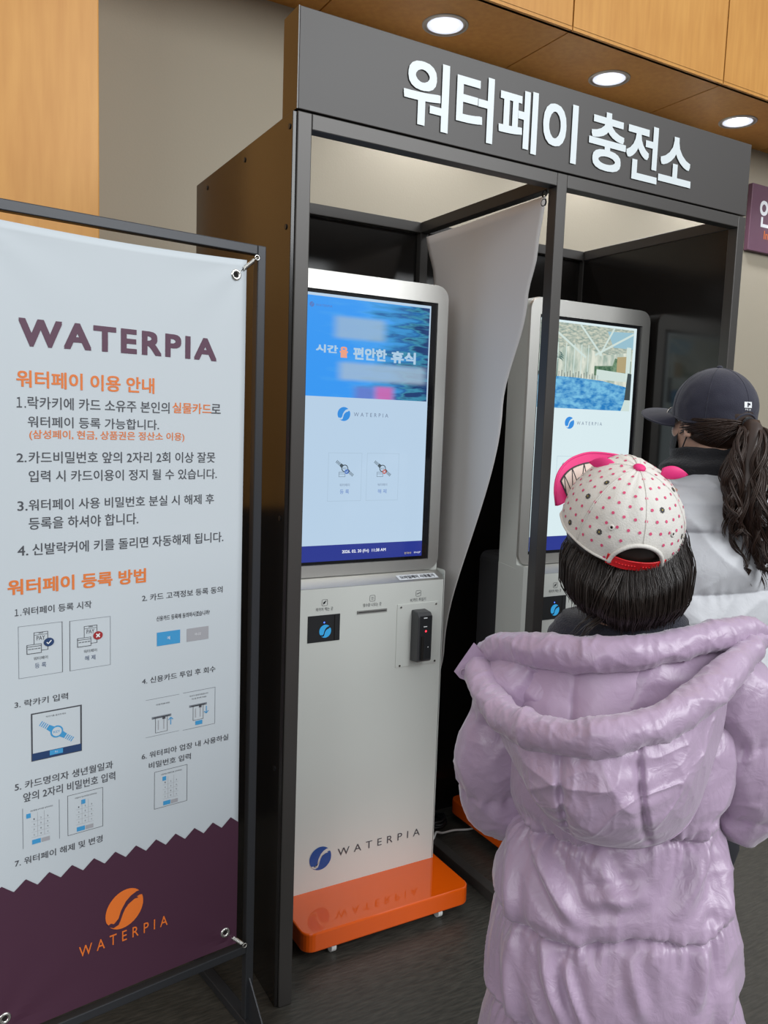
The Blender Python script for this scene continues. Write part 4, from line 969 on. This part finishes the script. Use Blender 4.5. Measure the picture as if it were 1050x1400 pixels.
# cap
def capl(az, el, off=0.):
    c, s = math.cos(az), math.sin(az); ce, se = math.cos(el), math.sin(el)
    k = 1.0+.012*math.exp(-((el-R(-18))/.2)**2)*0
    # six panels: the crown is drawn in a little along the seams
    pan = .0016*abs(math.sin(3*(az-math.pi/2)))*ce
    wr = .0018*nz((c*2, s*2, se*2), 2.2)
    fb_ = .009*max(0, s)**2*math.sin(2*min(max(el, 0), math.pi/2))
    rx, ry, rz = .0935+off+pan+wr+fb_*.4, .103+off+pan+wr+fb_, .099+off+wr+fb_*1.3
    if el < 0: flat = 1+.10*se; ce = math.cos(el*.6)
    return Vector((rx*c*ce, ry*s*ce, rz*se))
def capp(az, el, off=0.): return CAPM @ capl(az, el, off)
def EL(az): return R(-5)-R(4)*max(0, -math.sin(az))**2-R(10)*max(0, math.sin(az))**2
E0 = R(-9)
def hole(az, el):
    d = (az+math.pi/2+math.pi) % (2*math.pi)-math.pi
    return (d/R(25))**2+((el-E0)/R(22))**2
q = MB(); nu, nv = 180, 60
vs = []; idx = {}
def cel(az, v): return EL(az)+(math.pi/2-EL(az)-.02)*v
def cgrid(u, v): az = 2*math.pi*u-math.pi/2-math.pi; return capp(az, cel(az, v))
def keep(u, v): az = 2*math.pi*u-math.pi/2-math.pi; return hole(az, cel(az, v)) > 1
q.grid(cgrid, nu, nv, MT['capw'], cu=True, keep=keep)
q.add([capp(2*math.pi*k/40, math.pi/2-.02, .0) for k in range(40)], [list(range(40))], MT['capw'], True)
# inner face, hem and opening edge
for rr in ([(R(-90)+R(25)*math.sin(a), E0+R(22)*math.cos(a)) for a in [math.pi/2*(-1+2*k/30) for k in range(31)]],):
    q.tube([capp(a, e, .0006) for a, e in rr], .0034, MT['capw'], 8)
q.tube([capp(R(-90+25)+R(310)*k/100, EL(R(-90+25)+R(310)*k/100), .0) for k in range(101)], .0022, MT['capw'], 6)
# seams: raised double-stitched ridges
for k in range(6):
    az = R(-90+60*k); e0 = R(13) if k == 0 else EL(az)
    q.tube([capp(az, e0+(R(86)-e0)*t/24, .0002) for t in range(25)], .0011, MT['capw'], 6)
for az in (R(-150), R(-30)):
    for d in (-.03, .03): q.tube([capp(az+d, EL(az)+(R(80)-EL(az))*t/24, .0001) for t in range(25)], .0005, MT['capw'], 4)
# printed dots and little dark flowers, lying on the twill
def cap_disc(az, el, r, m, off=.0008, n=12, sx=1.):
    c = capp(az, el, off); e1 = (capp(az+.02, el, off)-c).normalized(); e2 = (capp(az, el+.02, off)-c).normalized()
    q.add([c+e1*r*sx*math.cos(2*math.pi*k/n)+e2*r*math.sin(2*math.pi*k/n) for k in range(n)], [list(range(n))], m)
row = 0
for el in range(-16, 76, 10):
    ce = math.cos(R(el)); cnt = max(6, int(37*ce)); row += 1
    for k in range(cnt):
        az = R(-90)+2*math.pi*(k+.5*(row % 2))/cnt
        if hole(az, R(el)) < 1.35 or R(el) < EL(az)+.03: continue
        if (k*7+row*5) % 13 == 3:
            for j in range(8): cap_disc(az+.034*math.cos(j*.785)/max(ce, .3), R(el)+.034*math.sin(j*.785), .0014, MT['flower'], .0008, 6)
            cap_disc(az, R(el), .0022, MT['flower']); cap_disc(az, R(el), .0011, MT['yellow'], .0012, 8)
        else: cap_disc(az, R(el), .0024, MT['dot'], sx=.95)
for az in (R(-122), R(-58)):
    c = capp(az, R(22), .001); e1 = (capp(az+.02, R(22), .001)-c).normalized(); e2 = (capp(az, R(22)+.02, .001)-c).normalized()
    q.tube([c+(e1*math.cos(k*.5236)+e2*math.sin(k*.5236))*.0032 for k in range(12)], .0013, MT['capw'], 6, closed=True); cap_disc(az, R(22), .0018, MT['gap'], .0014)
cap = q.build('cap', kid)
q = MB(); q.ball((0, 0, 0), (.0098, .0098, .0055), MT['pink'], 20, 10); q.build('cap_button', cap, fn=lambda p: CAPM @ (p+Vector((0, 0, .1005))))
for s in (-1, 1):
    q = MB()
    def ear(u, v):
        a = 2*math.pi*u; w = .0125*math.sin(math.pi*(.10+.90*v))**.8*(1-v*.35)
        return Vector((s*(.040*v), -.002+.010*v+.012*math.cos(a)*math.sin(math.pi*min(1, v+.12))*.45, w*math.sin(a)+.004*v))
    q.grid(ear, 20, 14, MT['pink'], cu=True, capv=True)
    base = Vector((-.036, -.008, 1.3735)) if s < 0 else Vector((.034, -.004, 1.368))
    ry = Matrix.Rotation(R(-2 if s < 0 else 12), 3, 'Y')
    q.build('cap_ear', cap, fn=lambda p: base+ry @ p)
# turned-up brim
def brim(u, v, off=0.):
    a = (u*2-1); az = R(96)-a*R(51)
    p = capl(az, R(-6)+R(4)*a*a, .001); out = Vector((math.cos(az), math.sin(az), 0))
    ln = .071*math.sqrt(max(0, 1-abs(a)**2.6))*v
    d = (out*.42+Vector((0, 0, 1))*.93).normalized()
    p = p+d*ln+Vector((a*.010*v, .006*v*v, -.012*a*a*v))+out*off
    return CAPM @ p
q = MB(); q.grid(lambda u, v: brim(u, v, .0), 60, 16, MT['pink']); q.grid(lambda u, v: brim(u, v, .003), 60, 16, MT['pink'])
q.tube([brim(k/60, 1., .0015) for k in range(61)], .0022, MT['pink'], 6); br = q.build('cap_brim', cap)
def bin_(u, v): return brim(.09+.82*u, .02+.78*v, -.0012)
q = MB(); q.grid(bin_, 50, 12, MT['brimin'])
loop = [bin_(k/40, 1.) for k in range(41)]+[bin_(1., 1-k/10) for k in range(1, 11)]+[bin_(1-k/40, 0) for k in range(1, 41)]+[bin_(0, k/10) for k in range(1, 10)]
q.tube(loop, .0014, MT['flower'], 5, closed=True)
pts = [(.0, .35), (.06, 1), (.10, .05), (.17, 1), (.23, .05), (.31, 1), (.36, .05), (.44, 1), (.50, .05), (.58, 1), (.66, .05), (.74, 1), (.82, .05), (.9, 1), (.96, .05)]
for (a, b2), (c, d) in zip(pts, pts[1:]):
    q.tube([bin_(a+(c-a)*t/8, b2+(d-b2)*t/8) for t in range(9)], .0009, MT['flower'], 5)
q.build('brim_print', br)
# red strap
q = MB()
def strap(u, v, off=.0):
    az = R(-90)+R(28)*(2*u-1); e = E0+R(-1.0+8.5*v)-.03*math.cos(math.pi*(u-.5))
    return capp(az, e, .0012+off)
q.grid(lambda u, v: strap(u, v), 40, 6, MT['redstrap']); q.grid(lambda u, v: strap(u, v, -.0022), 40, 6, MT['redstrap'])
q.tube([strap(k/40, 1, -.001) for k in range(41)], .0013, MT['redstrap'], 6); q.tube([strap(k/40, 0, -.001) for k in range(41)], .0013, MT['redstrap'], 6)
for k in range(7): c = strap(.16+.05*k, .5, .0004); q.ball(c, (.0016, .0016, .0012), MT['redstrap'], 8, 6)
for k in range(6): c = strap(.60+.05*k, .5, .0004); q.ball(c, (.0014, .0014, .0010), MT['redstrap'], 8, 6)
q.add([strap(u, v, .0009) for u, v in ((.03, .08), (.065, .08), (.065, .92), (.03, .92))], [(0, 1, 2, 3)], MT['dot'])
q.build('cap_strap', cap)

# ================================================================ the woman
W_LOC = (.99621, -.33609, 0); W_RZ = R(-8)
HW = Matrix.Translation((.0, .005, 1.452)) @ Matrix.Rotation(R(3), 4, 'X')
b = MB(); head(b, HW, 1.0)
b.tube(resample([(0, -.01, 1.40), (0, -.015, 1.32), (0, -.01, 1.24)], 10), [.055]*10, MT['skin'], 16)
limb(b, [(0, -.01, 1.24), (0, 0, 1.06), (0, .0, .92), (0, 0, .82)], [.09, .115, .105, .12])
for s in (-1, 1):
    limb(b, [(s*.06, -.01, 1.25), (s*.16, -.01, 1.235)], [.06, .055]); limb(b, [(s*.16, -.01, 1.235), (s*.225, -.03, .98)], [.05, .04]); limb(b, [(s*.225, -.03, .98), (s*.15, .20, .96)], [.04, .027])
    hand(b, (s*.15, .20, .96), (-s*.35, .9, .15), (-s*.5, 0, -.8), .92, -s)
    limb(b, [(s*.085, 0, .82), (s*.09, .015, .45)], [.085, .058]); limb(b, [(s*.09, .015, .45), (s*.095, -.01, .09)], [.056, .036]); limb(b, [(s*.095, -.04, .05), (s*.105, .15, .04)], [.038, .03])
wom = finish_body(b, 'person', W_LOC, W_RZ, .005)
tag(wom, 'woman in pale grey padded jacket and navy cap with a long curly ponytail', 'person')
eyes(HW, 1.0, wom)
q = MB()
for s in (-1, 1): q.tube(resample([(s*.07, 0, .86), (s*.09, .015, .47), (s*.095, -.005, .10)], 16), [.115]*5+[.085]*6+[.068]*5, MT['trouser'], 20)
q.build('trousers', wom)
for s in (-1, 1):
    q = MB()
    q.grid(lambda u, v: (s*.10+(.042+.006*math.sin(math.pi*v))*math.cos(2*math.pi*u), .045+(.13-.05*v)*math.sin(2*math.pi*u)-.04*v, .026+.08*v), 28, 8, MT['shoe'], cu=True, capv=True)
    q.prism([(s*.10+.049*math.cos(a*.2244), .045+.137*math.sin(a*.2244)) for a in range(28)], 0, .028, MT['sole']); q.build('shoe', wom)
wx = [(.70, .235), (.80, .240), (.95, .230), (1.10, .222), (1.20, .205), (1.26, .170), (1.30, .125), (1.335, .090)]
wy = [(.70, .185), (.80, .185), (.95, .172), (1.10, .165), (1.20, .150), (1.26, .125), (1.30, .105), (1.335, .088)]
WS = [1.205, 1.06, .925, .80]
def jac(u, v):
    th = 2*math.pi*u; z = .72+(1.335-.72)*v; c, s = math.cos(th), math.sin(th)
    a, bb = lerp_tab(wx, z), lerp_tab(wy, z); e = 2/2.4
    x = a*math.copysign(abs(c)**e, c); y = -.005+bb*math.copysign(abs(s)**e, s)
    zt = z-.05*x+.010*nz((x*6, s*2, 1), 1); d = min(abs(zt-k) for k in WS); dd = sorted(WS+[.68, 1.36]); lo = max(k for k in dd if k <= zt); hi = min(k for k in dd if k > zt); t = (zt-lo)/(hi-lo)
    pf = (.020*(math.sin(math.pi*t**.9)**.55)-.012)*(1 if zt < 1.24 else .3)
    g = .0022*math.sin(th*34+5*nz((x, y, z), 12))*math.exp(-d/.018)
    w = .008*(ridge((x+2+.5*z, y, z*.6), 6)-.2)+.004*(ridge((x-.7*z, y+5, z*.7), 13)-.2)+.006*nz((x, y, z), 5)
    n = Vector((c/a, s/bb, 0)).normalized()
    return Vector((x, y, z))+n*(pf+g+w)
q = MB(); q.grid(jac, 220, 220, MT['white_coat'], cu=True); jk = q.build('jacket', wom)
puff_tube('sleeve', [(-.145, -.01, 1.255), (-.205, -.02, 1.185), (-.238, -.03, 1.08), (-.245, -.03, .99), (-.235, .03, .94), (-.20, .12, .94), (-.155, .20, .955)], [.062, .080, .080, .078, .074, .066, .05], [.02, .30, .55, .78, .97], 'white_coat', jk, amp=.20, seed=3.3, wr=.010)
puff_tube('sleeve', [(.145, -.01, 1.255), (.205, -.02, 1.185), (.238, -.03, 1.08), (.245, -.03, .99), (.235, .03, .94), (.20, .12, .94), (.155, .20, .955)], [.062, .080, .080, .078, .074, .066, .05], [.02, .30, .55, .78, .97], 'white_coat', jk, amp=.20, seed=6.3, wr=.010)
q = MB()
def scarf(u, v):
    th = 2*math.pi*u; s = math.sin(th); r = .078+.020*math.sin(math.pi*v)+.006*math.sin(v*14)+.012*(1-v)
    return Vector((r*math.cos(th)*1.1, .008+r*s*1.08, 1.288+.105*v-.012*v*max(0, s)+.006*nz((math.cos(th)*2, s*2, v*3), 1.5)))
q.grid(scarf, 70, 30, MT['blackfab'], cu=True); q.build('neck_warmer', wom)
# mask, glasses
q = MB(); q.grid(lambda u, v: HW @ Vector((.066*math.sin((u-.5)*2.6)*(1-.10*abs(v-.5)), .028+.088*math.cos((u-.5)*2.6)*(1-.10*(2*v-1)**2)+.010*math.exp(-((u-.5)/.2)**2), -.105+.085*v)), 40, 20, MT['blackfab'])
for s in (-1, 1):
    for z in (-.028, -.095): q.tube([HW @ Vector(p) for p in ((s*.060, .045, z), (s*.074, .015, z*.6-.005), (s*.082, -.012, -.012))], .0016, MT['blackfab'], 6)
q.build('face_mask', wom)
q = MB()
for s in (-1, 1):
    q.tube([HW @ Vector((s*(.033+.025*math.cos(k*.314)), .110-.006*abs(math.cos(k*.314)), .012+.023*math.sin(k*.314))) for k in range(20)], .0014, MT['chrome'], 6, closed=True)
    q.add([HW @ Vector((s*(.033+.0245*math.cos(k*.314)), .110-.006*abs(math.cos(k*.314)), .012+.0225*math.sin(k*.314))) for k in range(20)], [list(range(20))], MT['lens'])
    q.tube([HW @ Vector(p) for p in ((s*.058, .105, .018), (s*.076, .04, .020), (s*.081, -.012, .014))], .0014, MT['plastic'], 6)
q.tube([HW @ Vector((-.008, .112, .014)), HW @ Vector((0, .115, .018)), HW @ Vector((.008, .112, .014))], .0013, MT['chrome'], 6); q.build('glasses', wom)
# hair
q = MB()
def wshell(az, t, lift=0.):
    c, s = math.cos(az), math.sin(az)
    el = R(50)-t*R(82); r = .082+lift
    return HW @ Vector((r*c*math.cos(el*.8)*1.0, -.012+(r+.016)*s*math.cos(el*.8), .022+.088*math.sin(el)))
q.grid(lambda u, v: wshell(R(168)+u*R(204), v*(1+.42*math.sin(math.pi*u)**.5)), 50, 26, MT['hair_w'])
root = HW @ Vector((.0, -.106, .004)); paths = []
for i in range(620):
    sgn = random.choice((-1, 1)); az0 = R(90)+sgn*random.uniform(R(62), R(140)); t0 = random.uniform(.66, 1.0+.38*min(1, abs(math.cos(az0))*0+max(0, -math.sin(az0))+.15)); lf = random.uniform(.0, .006); pts = []
    for k in range(9):
        f = k/8; az = az0+(R(270) if sgn > 0 else R(-90))*0
        tgt = R(270) if sgn > 0 else R(-90)
        a = az0+(tgt-az0)*f**1.1; t = t0+(.66-t0)*f
        p = wshell(a, t, lf+.003*math.sin(f*9+i)); pts.append(p.lerp(root, max(0, f-.55)/.45*.85))
    paths.append(pts)
strand_hair(q, paths, .0015, MT['hair_w']); hb = q.build('hair', wom)
q = MB(); paths = []
core = [root, root+Vector((-.008, -.032, -.015)), root+Vector((-.035, -.050, -.09)), root+Vector((-.045, -.070, -.18)), root+Vector((-.030, -.080, -.26)), root+Vector((-.010, -.085, -.33))]
q.tube(resample(core, 24), [lerp_tab([(0, .014), (.15, .022), (.5, .026), (.8, .016), (1, .004)], k/23) for k in range(24)], MT['hair_w'], 12)
cr = resample(core, 40)
for i in range(64):
    # one curling lock: a bunch of strands that share a helix
    ang = random.uniform(0, 2*math.pi); rad = math.sqrt(random.random()); ln = random.uniform(.50, 1.14); ph = random.uniform(0, 6.28); tw = random.uniform(1.6, 3.0)*random.choice((-1, 1)); hr = random.uniform(.008, .016); n = 46
    for j2 in range(15):
        oa, orr = random.uniform(0, 6.28), random.uniform(0, .0065); ll = ln*random.uniform(.90, 1.02); dp = random.gauss(0, .18); pts = []
        for k in range(n):
            t = k/(n-1)*ll; j = min(t, 1)*39; a = min(int(j), 38); c = cr[a].lerp(cr[a+1], j-a)
            if t > 1: c = c+Vector((.01, -.01, -.36*(t-1)))
            R_ = lerp_tab([(0, .008), (.10, .028), (.35, .052), (.75, .066), (1, .055), (1.2, .045)], t)*rad
            cur = hr*min(1, t*2.2); w2 = ph+dp+tw*t*(5+3*t); sp_ = min(1, .25+t)
            pts.append(c+Vector((R_*math.cos(ang)+cur*math.cos(w2)+orr*sp_*math.cos(oa), R_*.75*math.sin(ang)+cur*math.sin(w2)+orr*sp_*math.sin(oa), cur*.5*math.sin(w2*.7+1))))
        paths.append(pts)
strand_hair(q, paths, .0011, MT['hair_w']); q.build('ponytail', hb)
q = MB(); q.tube([root+Vector((.016*math.cos(k*.4), -.012+.004*math.sin(k*.4), .016*math.sin(k*.4))) for k in range(16)], .005, MT['blackfab'], 8, closed=True); q.build('hair_tie', hb)
# navy cap
CW = Matrix.Translation((0, .004, 1.490)) @ Matrix.Rotation(R(4), 4, 'X')
def wcap(az, el, off=0.):
    c, s = math.cos(az), math.sin(az); ce, se = math.cos(el), math.sin(el); pan = .0014*abs(math.sin(3*(az-math.pi/2)))*ce+.002*nz((c*2, s*2, se*2), 2)
    if el < 0: ce = math.cos(el*.5)
    return CW @ Vector(((.090+off+pan)*c*ce, (.108+off+pan)*s*ce-.002, (.100+off)*se))
WE = R(-20)
def whole(az, el):
    d = (az+math.pi/2+math.pi) % (2*math.pi)-math.pi; return (d/R(22))**2+((el-WE)/R(17))**2
def wel(az, v):
    lo = WE+R(10)*max(0, math.sin(az)); return lo+(math.pi/2-lo-.02)*v
q = MB(); q.grid(lambda u, v: wcap(2*math.pi*u-1.5*math.pi, wel(2*math.pi*u-1.5*math.pi, v)), 150, 50, MT['navycap'], cu=True, keep=lambda u, v: whole(2*math.pi*u-1.5*math.pi, wel(2*math.pi*u-1.5*math.pi, v)) > 1)
q.add([wcap(2*math.pi*k/40, math.pi/2-.02) for k in range(40)], [list(range(40))], MT['navycap'], True)
q.tube([wcap(R(-90+22)+R(316)*k/90, wel(R(-90+22)+R(316)*k/90, 0), 0) for k in range(91)], .0022, MT['navycap'], 6)
q.tube([wcap(R(-90)+R(22)*math.sin(a), WE+R(17)*math.cos(a), .0004) for a in [math.pi/2*(-1+2*k/24) for k in range(25)]], .0026, MT['navycap'], 6)
for k in range(6):
    az = R(-90+60*k); e0 = R(-2) if k == 0 else wel(az, 0)
    q.tube([wcap(az, e0+(R(87)-e0)*t/20, .0001) for t in range(21)], .0010, MT['navycap'], 5)
q.ball(CW @ Vector((0, 0, .101)), (.008, .008, .005), MT['navycap'], 14, 8)
wc = q.build('cap', wom)
def wbrim(u, v, off=0.):
    a = 2*u-1; az = R(90)-a*R(66); p = CW.inverted() @ wcap(az, wel(az, .0)+.02, .0); out = Vector((math.cos(az)*.5, math.sin(az), 0)).normalized()
    ln = .098*math.sqrt(max(0, 1-abs(a)**2.4))*v
    return CW @ (p+out*ln+Vector((0, 0, off+.004*v-.026*a*a*v-.010*v*v*0)))
q = MB(); q.grid(lambda u, v: wbrim(u, v), 50, 14, MT['navycap']); q.grid(lambda u, v: wbrim(u, v, -.004), 50, 14, MT['navycap']); q.tube([wbrim(k/50, 1, -.002) for k in range(51)], .0025, MT['navycap'], 6); q.build('cap_brim', wc)
q = MB()
def wpatch(a, b2, w): return wcap(R(-92)+a/.1, R(9)+b2/.1, .0012+w)
def pgrid(x0, x1, z0, z1, m, w):
    q.grid(lambda u, v: wpatch(x0+(x1-x0)*u, z0+(z1-z0)*v, w), 8, 6, m, smooth=False)
pgrid(-.012, .012, -.0065, .0075, MT['white_i'], 0)
pgrid(-.003, .0005, -.0045, .0055, MT['navycap'], .0006); pgrid(.0005, .006, -.0005, .0045, MT['navycap'], .0006)
put_text(q, 'MLB', (-.009, .009, -.0125, -.0085), MT['white_i'], wpatch, .0)
q.build('cap_emblem', wc)
q = MB(); ef = lambda a, b2, w: wcap(R(90)-a/.1, R(26)+b2/.1, .0015+w)
for a, b2 in (((-.012, -.012), (-.012, .014)), ((-.012, .014), (.012, -.012)), ((.012, -.012), (.012, .014)), ((-.004, .016), (.001, .002)), ((.008, .016), (.001, .002)), ((.001, .002), (.001, -.014))): put_line(q, a, b2, .0045, MT['white_i'], ef)
q.build('cap_emblem', wc)
